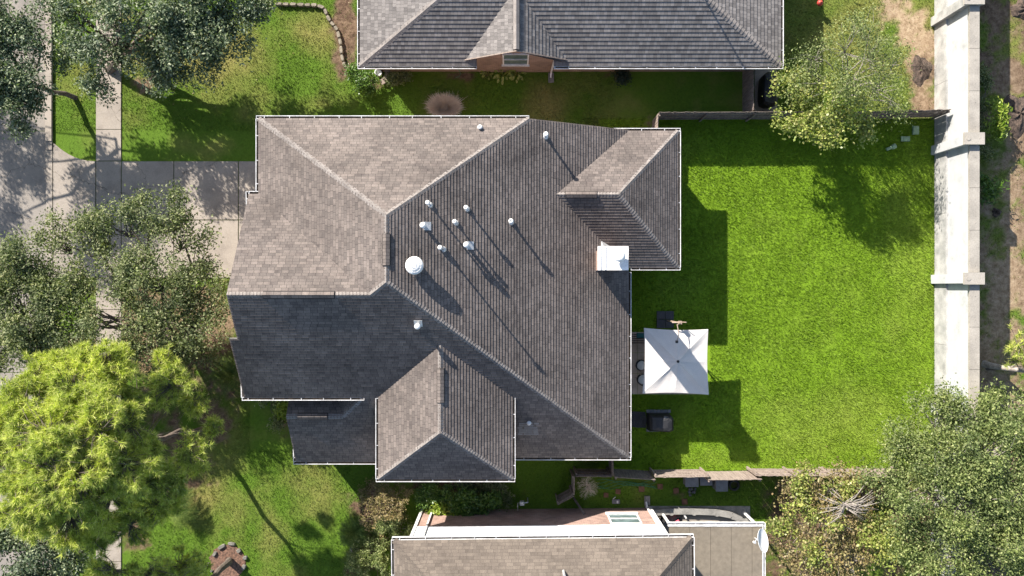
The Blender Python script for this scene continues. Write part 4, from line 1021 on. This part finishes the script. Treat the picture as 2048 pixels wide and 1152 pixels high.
for px, py, w, lab in ((1236,983,.26,'small square terracotta paver left of the splash block'),(1352,981,.28,'dull brown square paver below the left storage box'),(1369,1003,.30,'reddish brown square paver nearest the curved planter'),(1320,973,.28,'faint brown square paver just below the wooden fence'),(1283,978,.3,'faint brown square paver among weeds above splash block'),(1212,990,.24,'faint mossy paver near the bare round bush')):
    mb = MB(); c = at(px,py,0); mb.box(c+Vector((0,0,.015)), (w,w,.05), rz=random.uniform(-.1,.1)); mb.box(c+Vector((0,0,.04)), (w-.05,w-.05,.006), rz=0); tag(mb.build('paver', M['terracotta']), lab, 'paver', 'square pavers in the weedy strip')
mb = MB()
for k in range(5):
    pts = [at(1195+12*i+random.uniform(-3,3), 972-k*1.8+6*math.sin(i*.7+k)+random.uniform(-1,1), .06) for i in range(11)]
    mb.tube(pts, .011, 5)
tag(mb.build('garden_hose', M['hose'], None, True), 'green garden hose strewn below the fence beside the bare bush', 'hose')
UMt = root('utility_meter', at(1046,1010,0), 'white utility meter with pipes on the brick wall of the lower house', 'meter')
mb = MB(); c = at(1044,1006,.9); mb.box(c, (.22,.2,.3)); mb.lathe(c+Vector((0,0,.15)), [(.08,0),(.08,.05),(.001,.06)], 12); mb.build('housing', M['galv'], UMt)
mb = MB(); mb.tube([c+Vector((-.1,0,0)), c+Vector((-.22,0,0)), c+Vector((-.22,-.22,0)), c+Vector((-.22,-.24,.5))], .02, 6); mb.tube([c+Vector((.1,0,0)), c+Vector((.3,.03,0)), c+Vector((.3,.03,-.9))], .03, 6); mb.build('pipe', M['galv'], UMt)
UB = root('utility_box', at(1234,1003,0), 'small grey ground box with white marker in the weeds above brick wall', 'utility box')
mb = MB(); mb.box(at(1232,1003,.04), (.4,.22,.08)); mb.build('lid', M['greybox'], UB); mb = MB(); mb.box(at(1235,1004,.12), (.08,.13,.1)); mb.tube([at(1226,998,.05), at(1231,994,.12)], .02, 6); mb.build('marker', M['white'], UB)
# curved planter / low wall
PW = root('planter_wall', at(1400,1035,0), 'low curved concrete planter wall between the lower house and the fence', 'planter')
path = [(1303,1024),(1340,1021),(1385,1021),(1430,1023),(1462,1029),(1480,1038),(1496,1056)]
mb = MB()
for i in range(len(path)-1):
    for w in (0,):
        a = at(*path[i],.225); b = at(*path[i+1],.225); mb.bar(a, b, .30, .45)
for p in path[1:-1]: mb.lathe(at(*p,0), [(.15,0),(.15,.448),(.001,.448)], 14)
mb.build('low_wall', M['concrete2'], PW)
mb = MB(); P = [at(x,y,.2) for x,y in ((1365,1030),(1385,1026),(1430,1028),(1458,1034),(1474,1043),(1484,1060),(1365,1060))]; mb.face(P[::-1]); mb.build('infill', M['concrete'], PW)
mb = MB(); mb.bar(at(1366,1026,.3), at(1372,1036,.3), .08, .2); mb.build('divider', M['white'], PW)
TY = root('toy', at(1356,1044,0), 'pink and black ride-on toy on the patio floor by the curved planter', 'toy')
mb = MB(); c = at(1353,1045,.25); mb.box(c, (.34,.14,.12), rz=.6); mb.box(c+Vector((.05,.06,.14)), (.12,.1,.18), rz=.6); mb.build('body', M['pink'], TY)
for q in (-.14,.16):
    mb = MB(); w = c+Vector((q*.9,q*.5,-.12)); mb.tube([w-Vector((-.04,.06,0)), w+Vector((-.04,.06,0))], .11, 12); mb.build('wheel', M['blackmetal'], TY)
FP = root('fire_pit', at(1318,1032,0), 'round dark brown fire pit in the corner beside the white downspout', 'fire pit')
mb = MB(); mb.lathe(at(1318,1034,0), [(.2,0),(.3,.2),(.32,.4),(.28,.42),(.26,.3),(.001,.22)], 16); mb.build('bowl', M['blackmetal'], FP)
mb = MB(); mb.box(at(1318,1034,.3), (.3,.1,.08), rz=.4); mb.box(at(1316,1033,.36), (.28,.08,.07), rz=-.7); mb.build('log', M['bark'], FP)

# stones
def stone(px, py, sx, sy, rz, lab, grp, mat, h=.16, name='edging_stone'):
    c = at(px, py, 0); me = MB(); n = 8; r = random.random
    ring = [(sx/2*math.copysign(abs(math.cos(2*math.pi*k/n+.39))**.6, math.cos(2*math.pi*k/n+.39))*random.uniform(.85,1.05), sy/2*math.copysign(abs(math.sin(2*math.pi*k/n+.39))**.6, math.sin(2*math.pi*k/n+.39))*random.uniform(.85,1.05)) for k in range(n)]
    q = Matrix.Rotation(rz, 3, 'Z'); L0 = [c+q@Vector((x,y,-.05)) for x,y in ring]; L1 = [c+q@Vector((x,y,h*.7)) for x,y in ring]; L2 = [c+q@Vector((x*.8,y*.8,h+random.uniform(-.01,.015))) for x,y in ring]
    for A, B in ((L0,L1),(L1,L2)):
        for k in range(n): me.face([A[k],A[(k+1)%n],B[(k+1)%n],B[k]])
    me.face(L2); return tag(me.build(name, M[mat]), lab, 'stone', grp)
edge = [(552,9),(580,10),(610,11),(636,12),(650,18),(655,32),(662,45),(670,53),(676,63),(680,78),(683,92),(684,110),(687,125),(694,137),(703,148),(716,158)]
pts = []
for i in range(len(edge)-1):
    a, b = edge[i], edge[i+1]; d = math.hypot(b[0]-a[0], b[1]-a[1])
    pts.append((a, b, d))
acc = []
for a, b, d in pts:
    n = max(1, round(d/13))
    for i in range(n): acc.append((a[0]+(b[0]-a[0])*(i+.5)/n, a[1]+(b[1]-a[1])*(i+.5)/n, math.atan2(-(b[1]-a[1]), b[0]-a[0]), d/n))
for x, y, rz, d in acc:
    stone(x, y, d*CAM_H/FPX*.97, .2, rz, 'pale block in the curved stone edging beside the dark bed at the top', 'pale blocks edging the upper bed', 'stone_pale', .18)
mb = MB(); c = at(455,1124,.0)
mb.face([c+Vector((.95*math.cos(R(15*k))*(1+.08*math.sin(3*k)), .92*math.sin(R(15*k)), .015)) for k in range(24)])
tag(mb.build('mulch_bed', M['mulch']), kind='structure')
for i, (x, y, sx, sy, rz) in enumerate([(430,1107,.30,.17,1.0),(444,1093,.46,.2,.5),(464,1087,.40,.17,-.1),(478,1101,.24,.22,.5),(491,1115,.24,.2,.1),(488,1134,.34,.22,1.1),(417,1128,.2,.12,1.3),(424,1141,.16,.12,.8)]):
    stone(x, y, sx, sy, rz, 'flat grey stone in the ring around the bare pine trunk', 'flat stones ringing the pine trunk', 'stone', .12, 'garden_stone')
for x, y, lab in ((703,1103,'oblong tan stone beside the small palm in the lower bed'),(702,1130,'oblong tan stone farther down the lower bed')):
    stone(x, y, .18, .5, 0, lab, None, 'stone_pale', .12, 'garden_stone')
# mulch mound and rock at right strip
def mound(px, py, rx, ry, h, lab, name='mulch_pile', mat='dug'):
    mb = MB(); c = at(px,py,0); n = 28; m = 7; G = []
    for i in range(m+1):
        r = i/m; row = []
        for k in range(n):
            a = 2*math.pi*k/n; w = 1+.15*math.sin(3*a+px)+.08*math.sin(7*a)
            row.append(c+Vector((rx*r*w*math.cos(a), ry*r*w*math.sin(a), h*(1-r*r)*(1+.25*math.sin(5*a+i))-.03)))
        G.append(row)
    for i in range(m):
        for k in range(n): mb.face([G[i][k],G[i+1][k],G[i+1][(k+1)%n],G[i][(k+1)%n]] if i else [G[0][0],G[1][k],G[1][(k+1)%n]])
    o = mb.build(name, M[mat], None, True); return tag(o, lab, 'mulch pile' if 'mulch' in name else 'dirt patch')
mound(2036,228,.9,1.1,.25,'brown mulch pile at right edge beside the small shrub'); mound(2046,18,.6,.6,.25,'brown mulch pile at the upper right corner outside the wall'); mound(1993,425,.25,.25,.2,'small dark mulch clump on the shaded strip outside the wall'); mound(1842,140,.55,.8,.12,'dark dug up dirt patch near the concrete wall in upper yard','dirt_pile')
# ------------------------------------------------------------------ trees and plants
def leaves(centers, per, spread, size, flat=0.0, shape=.5, up=0.35):
    """rhombic leaves in soft clusters, (N*4,3)"""
    C = np.repeat(np.asarray(centers, dtype=float), per, axis=0); n = len(C)
    P = C + rng.normal(0, 1, (n, 3))*np.array([spread, spread, spread*.6])
    d = rng.normal(0, 1, (n, 3)); d[:, 2] *= .6; d /= np.linalg.norm(d, axis=1)[:, None]
    nn = rng.normal(0, 1, (n, 3)); nn[:, 2] = np.abs(nn[:, 2])+up; s = np.cross(d, nn); s /= np.linalg.norm(s, axis=1)[:, None]
    L_ = size*rng.uniform(.45, 1.5, n)[:, None]; W = L_*shape
    V = np.stack([P-d*L_/2, P+s*W/2, P+d*L_/2, P-s*W/2], 1)
    return V.reshape(-1, 3)
def needles(tips, axes, per, ln, w):
    C = np.repeat(np.asarray(tips, float), per, axis=0); A = np.repeat(np.asarray(axes, float), per, axis=0); n = len(C)
    d = rng.normal(0, 1, (n, 3)) + A*.9; d /= np.linalg.norm(d, axis=1)[:, None]
    s = np.cross(d, rng.normal(0, 1, (n, 3))); s /= np.linalg.norm(s, axis=1)[:, None]
    C = C - A*rng.uniform(0, .22, n)[:, None]
    l = ln*rng.uniform(.7, 1.15, n)[:, None]
    return np.stack([C-s*w/2, C+s*w/2, C+d*l], 1).reshape(-1, 3)
def curve(a, b, sag=0.12, n=6, jit=.08):
    a = Vector(a); b = Vector(b); L_ = (b-a).length; o = Vector((random.gauss(0,1), random.gauss(0,1), random.gauss(.6,.6)))*sag*L_
    return [a.lerp(b, t) + o*math.sin(math.pi*t) + Vector((random.gauss(0,1), random.gauss(0,1), random.gauss(0,1)))*jit*L_*.15*(0 if i in (0, n) else 1) for i, t in [(i, i/n) for i in range(n+1)]]
def sample_blobs(bl, n, fill=.75, ns=1.0):
    """cluster centres inside the crown's lobes, denser towards their outside; each with the lobe it grows from"""
    w = np.array([b[3]**2 for b in bl]); w = w/w.sum(); idx = rng.choice(len(bl), n, p=w); out = []
    subs = []
    for b in bl:
        m = max(3, int(b[3]/3.6)); q = rng.normal(0, 1, (m, 3)); q[:, 2] = np.abs(q[:, 2])*.8 - .2
        q /= np.linalg.norm(q, axis=1)[:, None]; subs.append(q*(rng.random((m, 1))**.4)*.95)
    for i in idx:
        px, py, z, r = bl[i][:4]; c = at(px, py, z)
        rad = r*CAM_H/FPX; d = subs[i][rng.integers(len(subs[i]))] + rng.normal(0, ns*.62/math.sqrt(r/8), 3)*np.array([.5,.5,.4])
        out.append((c.x+d[0]*rad, c.y+d[1]*rad, max(.4, z+d[2]*rad*.65)))
    return np.array(out), idx
def tree(name, label, base, bl, n, per, spread, size, mat, bark='bark', tr=.16, fork=.45, cat='tree', shape=.5, twig=.5, group=None, fill=.75, limbs=None, tw_r=.012, crown='crown'):
    bp = at(base[0], base[1], 0); T = root(name, bp, label, cat, group)
    cs, idx = sample_blobs(bl, n, fill)
    ctr = [at(b[0], b[1], b[2]) for b in bl]
    cm = sum(ctr, Vector())/len(ctr); zf = min(c.z for c in ctr)*fork
    f = bp.lerp(cm, .35); f.z = max(zf, .25)
    mb = MB(); pts = curve(bp-Vector((0,0,.1)), f, .05, 5); mb.tube(pts, [tr*(1.25-.35*i/5) for i in range(6)], 9)
    for i, c in enumerate(ctr):
        p = curve(f, c, .12, 6); r0 = tr*.62; mb.tube(p, [r0*(1-.75*k/6) for k in range(7)], 6)
    for k in range(n):
        if rng.random() > twig: continue
        c = ctr[idx[k]]; mb.tube(curve(c.lerp(f, .15), Vector(cs[k]), .1, 3, .2), [tr*.17+tw_r*.3, tr*.1+tw_r*.3, tw_r*.8, tw_r*.5], 4, False)
    mb.build('trunk', M[bark], T)
    V = leaves(cs, per, spread, size, shape=shape)
    np_mesh(crown, V, 4, M[mat], T)
    return T
OK = dict(n=330, per=120, spread=.26, size=.125)
tree('oak_tree', 'dark green oak spreading over the front verge and lawn at the upper left', (218,140),
     [(150,40,4.2,70),(240,60,4.8,75),(200,130,3.6,60),(330,50,4.8,85),(300,130,3.6,60),(400,60,4.4,70),(370,140,3.3,55),(470,20,4,60),(430,100,3.6,55),(130,100,3.5,45),(120,10,4,55),(480,60,3.6,40),(240,-40,4.5,90),(400,-40,4.5,90)],
     n=350, per=110, spread=.25, size=.14, mat='oak_blue', twig=.35, tr=.2)
tree('oak_tree', 'second trunk of oak foliage rooted in the brown ring on the front lawn', (300,158),
     [(300,90,3.0,50),(350,110,3.0,45),(420,30,3.8,60),(360,10,4.2,60),(500,10,3.6,35)], n=90, per=120, spread=.27, size=.14, mat='oak_blue', tr=.12)
tree('oak_tree', 'dark oak leaning over the road at the far left edge', (152,196),
     [(40,160,4.0,55),(10,90,4.5,60),(60,70,4.0,30),(20,220,3.8,50),(60,215,3.4,40),(10,20,4.5,50),(-40,140,4.5,70),(45,255,3.2,20),(-110,60,4.6,60),(-120,180,4.6,60),(-90,280,4.4,45),(-270,40,4.6,55),(-300,-60,4.6,60),(-330,150,4.6,45)],
     n=400, per=100, spread=.26, size=.14, mat='oak_blue', twig=.5, tr=.11, fork=.8)
tree('oak_tree', 'open crowned oak shading the driveway left of the main house', (330,690),
     [(110,480,4.0,40),(190,470,4.4,50),(250,440,4.8,45),(320,430,4.8,50),(370,470,4.4,50),(400,520,4.2,40),(240,540,5.0,60),(320,570,5.0,60),(400,590,4.4,50),(160,560,4.8,50),(100,560,4.6,50),(220,640,5.0,60),(140,650,4.6,60),(300,640,5.0,50),(400,650,4.6,45),(300,700,3.4,45),(365,700,3.0,40),(390,660,2.8,35),(330,740,2.6,30),(410,700,2.4,22)],
     n=560, per=95, spread=.27, size=.12, mat='oak', twig=.75, tr=.19, fill=.9)
tree('oak_tree', 'grey green oak hanging over the road at the middle of left edge', (130,700),
     [(30,540,4.8,60),(40,620,4.8,70),(100,610,4.6,55),(10,700,4.4,50),(90,690,4.0,45),(-30,600,5,70),(130,730,3.2,30)],
     n=330, per=110, spread=.27, size=.12, mat='oak', twig=.5, tr=.17)
tree('oak_tree', 'dark green oak in the lower left corner below the pine', (150,1090),
     [(40,1100,4,60),(110,1120,3.6,60),(20,1060,4,40),(150,1100,3.2,45),(60,1170,4,60),(170,1150,3,40)],
     n=150, per=130, spread=.26, size=.13, mat='oak_blue', twig=.3)
# tree on the upper right lawn
tree('crape_myrtle_tree', 'airy pale green tree spreading over the upper fence, with lit leaves on its left', (1668,205),
     [(1620,110,3.6,50),(1690,90,4.0,60),(1750,110,3.6,50),(1640,160,4.0,50),(1700,160,4.4,60),(1760,180,3.8,50),(1800,130,3.0,35),(1600,170,3.2,35),(1800,210,3.0,35),(1740,60,3.2,40)],
     n=230, per=46, spread=.3, size=.10, mat='olive', bark='bark_pale', tr=.1, fork=.3, twig=.9, fill=.85, tw_r=.009)
T_ = [o for o in bpy.data.objects if o.name == 'crape_myrtle_tree'][0]
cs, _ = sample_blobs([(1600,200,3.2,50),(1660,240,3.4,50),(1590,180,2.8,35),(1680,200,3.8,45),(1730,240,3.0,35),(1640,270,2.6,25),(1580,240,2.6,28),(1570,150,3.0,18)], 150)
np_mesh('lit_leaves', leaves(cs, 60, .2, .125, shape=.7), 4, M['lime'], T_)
# lower right trees
tree('elm_tree', 'big grey green tree covering the end of the concrete wall at the lower right', (1900,1000),
     [(1880,850,4.6,60),(1960,850,5.0,55),(2030,865,5,52),(1820,900,4.2,55),(1900,920,5.2,70),(1980,920,5.6,75),(1850,980,4.8,65),(1940,1000,5.4,75),(2040,980,5.4,70),(1790,960,3.8,50),(1885,822,3.8,26),(1940,1080,5.2,75),(2030,1080,5.2,70),(1850,1060,4.4,60),(1900,1140,4.6,60),(2000,1150,4.6,60),(1985,812,3.8,28),(2025,800,3.6,28)],
     n=800, per=100, spread=.29, size=.12, mat='olive', twig=.4, tr=.25, bark='bark_pale')
tree('young_tree', 'yellowish thin leaved tree just below the fence at the lower right', (1655,1040),
     [(1580,990,2.6,35),(1610,970,2.8,35),(1660,980,3.0,40),(1700,960,2.8,35),(1590,1050,2.8,40),(1650,1040,3.2,45),(1580,1100,2.6,40),(1640,1110,3.0,50),(1720,1060,3.0,45),(1700,1130,3.0,50),(1600,1150,2.6,40),(1740,1000,2.8,35)],
     n=300, per=34, spread=.24, size=.11, mat='dryleaf', bark='bark_pale', tr=.08, fork=.15, twig=.8, shape=.7)
T_ = [o for o in bpy.data.objects if o.name == 'young_tree'][0]
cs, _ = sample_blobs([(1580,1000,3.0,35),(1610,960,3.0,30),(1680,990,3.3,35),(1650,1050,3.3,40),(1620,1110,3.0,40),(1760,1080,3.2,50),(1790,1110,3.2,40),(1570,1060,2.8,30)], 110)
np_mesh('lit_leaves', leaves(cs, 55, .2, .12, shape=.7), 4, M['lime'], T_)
# ---- pines
def pine(label, base, bl, n, per=42, ln=.30, w=.028, tr=.12, top=None, mat='pine', group=None):
    bp = at(base[0], base[1], 0); T = root('pine_tree', bp, label, 'tree', group)
    cs, idx = sample_blobs(bl, n, .6, 1.35); ctr = [at(b[0], b[1], b[2]) for b in bl]
    tp = at(*top) if top else sum(ctr, Vector())/len(ctr)
    mb = MB(); pts = curve(bp-Vector((0,0,.1)), tp, .02, 9, .05); mb.tube(pts, [tr*(1.2-.8*i/9) for i in range(10)], 10)
    for i, c in enumerate(ctr):
        t = min(.95, max(.25, (c.z-.8)/tp.z)); s = pts[int(t*9)]
        mb.tube(curve(s, c, .08, 6), [tr*.2*(1-.7*k/6) for k in range(7)], 6)
    ax = []
    for k in range(n):
        c = ctr[idx[k]]; d = Vector(cs[k])-c; d.z += .35; d = d.normalized() if d.length > .01 else Vector((0,0,1)); ax.append(tuple(d))
        if rng.random() < .6: mb.tube(curve(c, Vector(cs[k]), .1, 2, .1), [.025, .016, .01], 4, False)
    mb.build('trunk', M['bark'], T)
    np_mesh('crown', needles(cs, ax, per, ln, w), 3, M[mat], T)
    return T
pine('bright yellow green pine filling the lower left, its trunk rooted left of the front lawn', (405,858),
     [(210,730,8.5,55),(150,740,8.5,50),(90,760,8.5,45),(235,780,8,42),(160,800,9.5,60),(60,830,9.5,60),(20,880,9.5,60),(110,880,10.5,70),(200,860,10.5,65),(255,850,9.5,42),(250,920,10,50),(150,950,10.5,75),(60,960,10,70),(220,990,9,60),(140,1030,9,55),(300,960,8,45),(350,950,7.5,35),(320,1010,7.5,40),(165,700,7.5,20),(60,1020,9,45),(345,770,7,40),(330,730,7,28),(385,800,6.5,28),(300,900,8.5,30),(375,900,7,32),(260,1050,7.5,40),(0,920,9,50),(180,1070,7.5,30),(430,860,5.5,22),(215,1060,7,30),(395,930,6,22),(240,700,7,15)],
     6500, top=(170,930,10.5))
pine('smaller pine tufts at the bottom edge around the ringed leaning trunk', (458,1122),
     [(230,1140,7.5,35),(300,1140,7.5,45),(360,1130,6.5,40),(400,1150,5.5,35),(200,1165,7,40),(340,1180,7,60)], 520, tr=.16, top=(330,1260,9.5))
pine('small yellow pine at the right edge outside the concrete wall', (1975,737),
     [(2035,690,2.6,22),(2050,705,2.6,28),(2025,725,2.2,14)], 70, ln=.26, tr=.11, top=(2120,742,3.0))
# trunk of the right-edge tree lying outwards
LT = root('leaning_trunk', at(1985,738,0), 'thick grey leaning trunk at the right edge below the small yellow pine', 'tree')
mb = MB(); mb.tube([at(1968,728,-.05), at(1985,732,.5), at(2010,736,1.0), at(2048,741,1.6), at(2090,748,2.3)], [.2,.15,.13,.12,.11], 12); mb.build('trunk', M['bark_pale'], LT); mb = MB(); mb.tube([at(2020,737,1.2), at(2032,728,1.5), at(2036,715,1.8)], [.05,.035,.02], 6); mb.build('branch', M['bark_pale'], LT)
# ---- palms / cycads
def palm(name, label, px, py, r, nf, zc=.5, mat='palm', a0=0, a1=360, h=.5):
    c = at(px, py, 0); T = root(name, c, label, 'palm'); mb = MB(); mb.tube([c, c+Vector((0,0,zc))], [.16,.12], 10); mb.build('trunk', M['bark'], T)
    V = []
    st = MB()
    for k in range(nf):
        a = R(a0+(a1-a0)*(k+random.uniform(-.3,.3))/nf); ln = r*random.uniform(.8,1.08); el = random.uniform(.15,1.0)
        P = []
        for i in range(13):
            t = i/12; hor = ln*t; z = zc+el*h*math.sin(t*2.2)*.9 - .25*t*t*h
            P.append(c+Vector((math.cos(a)*hor, math.sin(a)*hor, z)))
        st.tube(P, [.014*(1-.7*i/12) for i in range(13)], 4, False)
        for i in range(2, 26):
            t = i/26; q = t*12; j = int(q); p = P[j].lerp(P[min(j+1,12)], q-j); d = (P[min(j+1,12)]-P[j]).normalized(); sd = d.cross(Vector((0,0,1))).normalized()
            l = r*.26*math.sin(math.pi*(t*.85+.12))
            for s in (-1, 1):
                dr = (sd*s + d*.7 + Vector((0,0,.25))).normalized(); wv = d*.016
                V += [p-wv, p+wv, p+dr*l]
    st.build('stem', M[mat], T); np_mesh('frond', np.array([tuple(v) for v in V]), 3, M[mat], T)
palm('sago_palm', 'small sago palm in the bed left of the lower house', 713, 1058, .95, 34)
palm('sago_palm', 'dark sago palm squeezed against the front wall of the main house', 472, 742, 1.25, 30, zc=.8)
palm('fan_palm', 'brownish palm fronds on the dry ground just below the bright pine', 352, 1010, 1.5, 22, zc=.5, a0=-60, a1=80)
palm('palm_tree', 'palm with bare pale fronds between the yellowish and the grey green tree', 1715, 1010, 1.0, 26, zc=1.6, mat='palm')
# pale frond stems radiating over that palm
T_ = [o for o in bpy.data.objects if o.name == 'palm_tree'][0]; mb = MB(); c = at(1690,1010,3.7)
for k in range(46):
    a = R(random.choice([random.uniform(-35,60), random.uniform(120,235), random.uniform(-35,60)])); l = random.uniform(.6,1.7)
    p = c+Vector((random.gauss(0,.1),random.gauss(0,.1),0)); mb.tube([p, p+Vector((math.cos(a)*l*.5, math.sin(a)*l*.5, .35)), p+Vector((math.cos(a)*l, math.sin(a)*l, .1))], [.02,.016,.008], 4, False)
mb.build('bare_frond', M['bark_pale'], T_)
# ---- bare bushes
def bare_bush(name, label, px, py, r, n, h, mat, leafmat=None, nl=0, cat='bush', gen=4, lsize=.07, r0=.02, stretch=(1,1)):
    c = at(px, py, 0); T = root(name, c, label, cat); mb = MB(); ends = []
    def grow(p, d, l, rr, g):
        q = p+d*l*.5+Vector((random.gauss(0,.1),random.gauss(0,.1),random.gauss(0,.06)))*l; e = p+d*l
        mb.tube([p, q, e], [rr, rr*.8, rr*.6], 4, False)
        ends.append(e)
        if g > 0:
            for _ in range(random.choice((2,2,3))):
                nd = (d+Vector((random.gauss(0,.55)*stretch[0],random.gauss(0,.55)*stretch[1],random.gauss(.05,.35)))).normalized(); grow(e, nd, l*random.uniform(.6,.85), rr*.62, g-1)
    for k in range(n):
        a = random.uniform(0, 2*math.pi); el = random.uniform(.3, 1.3)
        d = Vector((math.cos(a)*math.cos(el)*stretch[0], math.sin(a)*math.cos(el)*stretch[1], math.sin(el))).normalized(); grow(c+Vector((random.gauss(0,.05),random.gauss(0,.05),.0)), d, r*.36, r0, gen)
    mb.build('stems', M[mat], T)
    if leafmat: np_mesh('leaves', leaves([tuple(e) for e in ends], nl, .07, lsize, shape=.6), 4, M[leafmat], T)
bare_bush('shrub', 'tangled pinkish shrub beside the upper left corner of the lower house', 775, 1010, 1.6, 9, 1.5, 'twig', 'dryleaf', 5, gen=5, lsize=.08)
bare_bush('shrub', 'leafy twiggy shrub at the bottom edge left of the lower house', 745, 1120, 1.5, 10, 1.4, 'twig', 'olive', 8, gen=5, lsize=.08)
bare_bush('shrub', 'leaf covered shrub between small palm and corner of lower house', 792, 1062, 1.1, 8, 1.2, 'twig', 'olive', 9, gen=5, lsize=.08)
bare_bush('round_bush', 'leafless round grey bush in the corner of the dark fence', 1174, 972, .62, 26, .6, 'straw', gen=5, r0=.012)
bare_bush('shrub', 'dead grey bush right of the green shrubs by the lower house', 995, 1022, .8, 14, .7, 'bark_pale', gen=4, r0=.012)
bare_bush('shrub', 'dark bare bush at the foot of the airy tree in upper yard', 1846, 128, .6, 12, .5, 'bark', gen=4, r0=.012)
# dry ornamental grass mound
DG = root('ornamental_grass', at(889,216,0), 'round clump of dry tan ornamental grass above the main roof', 'grass clump')
c = at(889,214,0); n = 4200; a = rng.uniform(0,2*np.pi,n); rr = np.sqrt(rng.random(n)); bx = c.x+np.cos(a)*rr*.62; by = c.y+np.sin(a)*rr*.34
B = np.stack([bx,by,np.zeros(n)],1); D = np.stack([np.cos(a)*rr*.35+rng.normal(0,.12,n), np.sin(a)*rr*.3+rng.normal(0,.12,n), rng.uniform(.25,.55,n)],1); S = np.stack([-np.sin(a),np.cos(a),0*a],1)*.012
np_mesh('blades', np.stack([B-S,B+S,B+D],1).reshape(-1,3), 3, M['straw'], DG)
mb = MB(); mb.lathe(c, [(.4,0),(.3,.1),(.15,.16),(.001,.2)], 14, 1.0, .6); mb.build('root_clump', M['straw'], DG)
# leafy shrubs
def shrub(name, label, bl, n, per, size, mat, spread=.14, shape=.6, cat='shrub'):
    b = bl[0]; return tree(name, label, (b[0], b[1]), bl, n, per, spread, size, mat, tr=.03, fork=.2, cat=cat, shape=shape, twig=.5, tw_r=.006, crown='leaves')
shrub('shrub', 'large glossy green shrub between the main and lower houses', [(940,1005,1.1,28),(980,1000,1.0,22),(915,1000,1.0,20),(955,1025,.8,18)], 110, 60, .12, 'shrub')
shrub('shrub', 'sunlit yellow green shrub against the brick wall of the lower house', [(893,1028,1.0,16),(875,1030,.8,14),(912,1034,.8,14)], 60, 55, .12, 'yshrub')
shrub('shrub', 'dark green shrub in shade below the dormer roof', [(880,985,.7,26),(850,990,.6,18)], 70, 50, .10, 'shrub')
shrub('shrub', 'low dark plants along the shaded wall below the dormer gutter', [(930,972,.5,20),(970,975,.5,20),(1000,985,.5,18),(1010,1000,.5,14)], 90, 45, .08, 'oak')
shrub('shrub', 'small round black green shrub on the wall of the upper house', [(1244,150,.7,13),(1244,158,.5,12)], 40, 60, .08, 'darkshrub')
shrub('shrub', 'bushy green plant at left corner of the upper house', [(722,152,.7,18),(738,165,.5,16),(712,140,.5,14)], 70, 50, .09, 'shrub')
shrub('shrub', 'dark low shrub right of the white rimmed pot', [(798,155,.6,14)], 36, 60, .08, 'oak')
shrub('shrub', 'bright yellow green shrub under the lower left roof corner', [(563,815,.8,12),(572,830,.6,10),(560,805,.6,8)], 50, 50, .09, 'yshrub')
shrub('shrub', 'dark green shrubs in the shaded bed left of the porch roof', [(545,800,.6,20),(555,845,.6,16),(525,790,.5,16)], 60, 50, .09, 'oak')
shrub('shrub', 'bright bushy plant outside the concrete wall, upper of two', [(1990,215,1.2,12),(1995,240,1.1,16),(1988,262,1.0,14),(2003,225,1.1,10)], 46, 26, .2, 'yshrub', shape=.3, spread=.18)
shrub('shrub', 'bright bushy plant outside the concrete wall, lower of two', [(1965,365,.9,18),(1985,380,1.0,12),(1970,395,.8,12),(1998,372,1.0,8)], 52, 26, .2, 'shrub', shape=.3, spread=.18)
shrub('shrub', 'dark shaded bush hugging the concrete wall on its outer side', [(1972,160,.7,24),(1966,230,.7,22),(1968,300,.6,14)], 70, 50, .09, 'oak')
# broad leaved plants by the upper wall
for px, py, s, lab in ((1005,152,1.0,'broad leaved green plant below the window of the upper house, larger one'),(1035,150,.85,'broad leaved green plant right of the larger one below window'),(975,149,.6,'broad leaved green plant left of larger one below the window')):
    c = at(px,py,0); T = root('broadleaf_plant', c, lab, 'plant', 'broad leaved plants under the gable window'); mb = MB(); st = MB()
    for k in range(22):
        a = random.uniform(0,2*math.pi); l = s*random.uniform(.18,.5); z = random.uniform(.25,.7)*s; b0 = c+Vector((math.cos(a)*l, math.sin(a)*l*.7, z)); d = Vector((math.cos(a),math.sin(a),-.3)).normalized(); sd = Vector((-math.sin(a),math.cos(a),0)); L_ = .24*s
        st.tube([c, c.lerp(b0,.5)+Vector((0,0,.1)), b0], .008, 4, False)
        P = [b0, b0+d*L_*.3+sd*L_*.3, b0+d*L_*.7+sd*L_*.22, b0+d*L_, b0+d*L_*.7-sd*L_*.22, b0+d*L_*.3-sd*L_*.3]; m_ = [b0+d*L_*.5-Vector((0,0,.015))]
        for i in range(6): mb.face([m_[0], P[i], P[(i+1)%6]])
    st.build('stems', M['lime'], T); mb.build('leaves', M['lime'], T)
# fallen leaves on the dry ground
n = 9000; cx = rng.normal(0,1,n); cy = rng.normal(0,1,n); X = []; 
k_ = CAM_H/FPX
PX = np.concatenate([330+95*cx[:5000], 1660+70*cx[5000:7500], 300+110*cx[7500:]]); PY = np.concatenate([670+75*cy[:5000], 1070+60*cy[5000:7500], 90+50*cy[7500:]])
Cc = np.stack([(PX-1024)*k_, (576-PY)*k_, np.full(n,.02)],1)
okm = ~inrect(Cc[:,0], Cc[:,1], (450,230,760,930)); Cc = Cc[okm]
tag(np_mesh('fallen_leaves', leaves(Cc, 1, .01, .08, up=3), 4, M['dryleaf']), 'scattered fallen leaves under the oaks and the yellowish tree', 'leaf litter', kind='stuff')
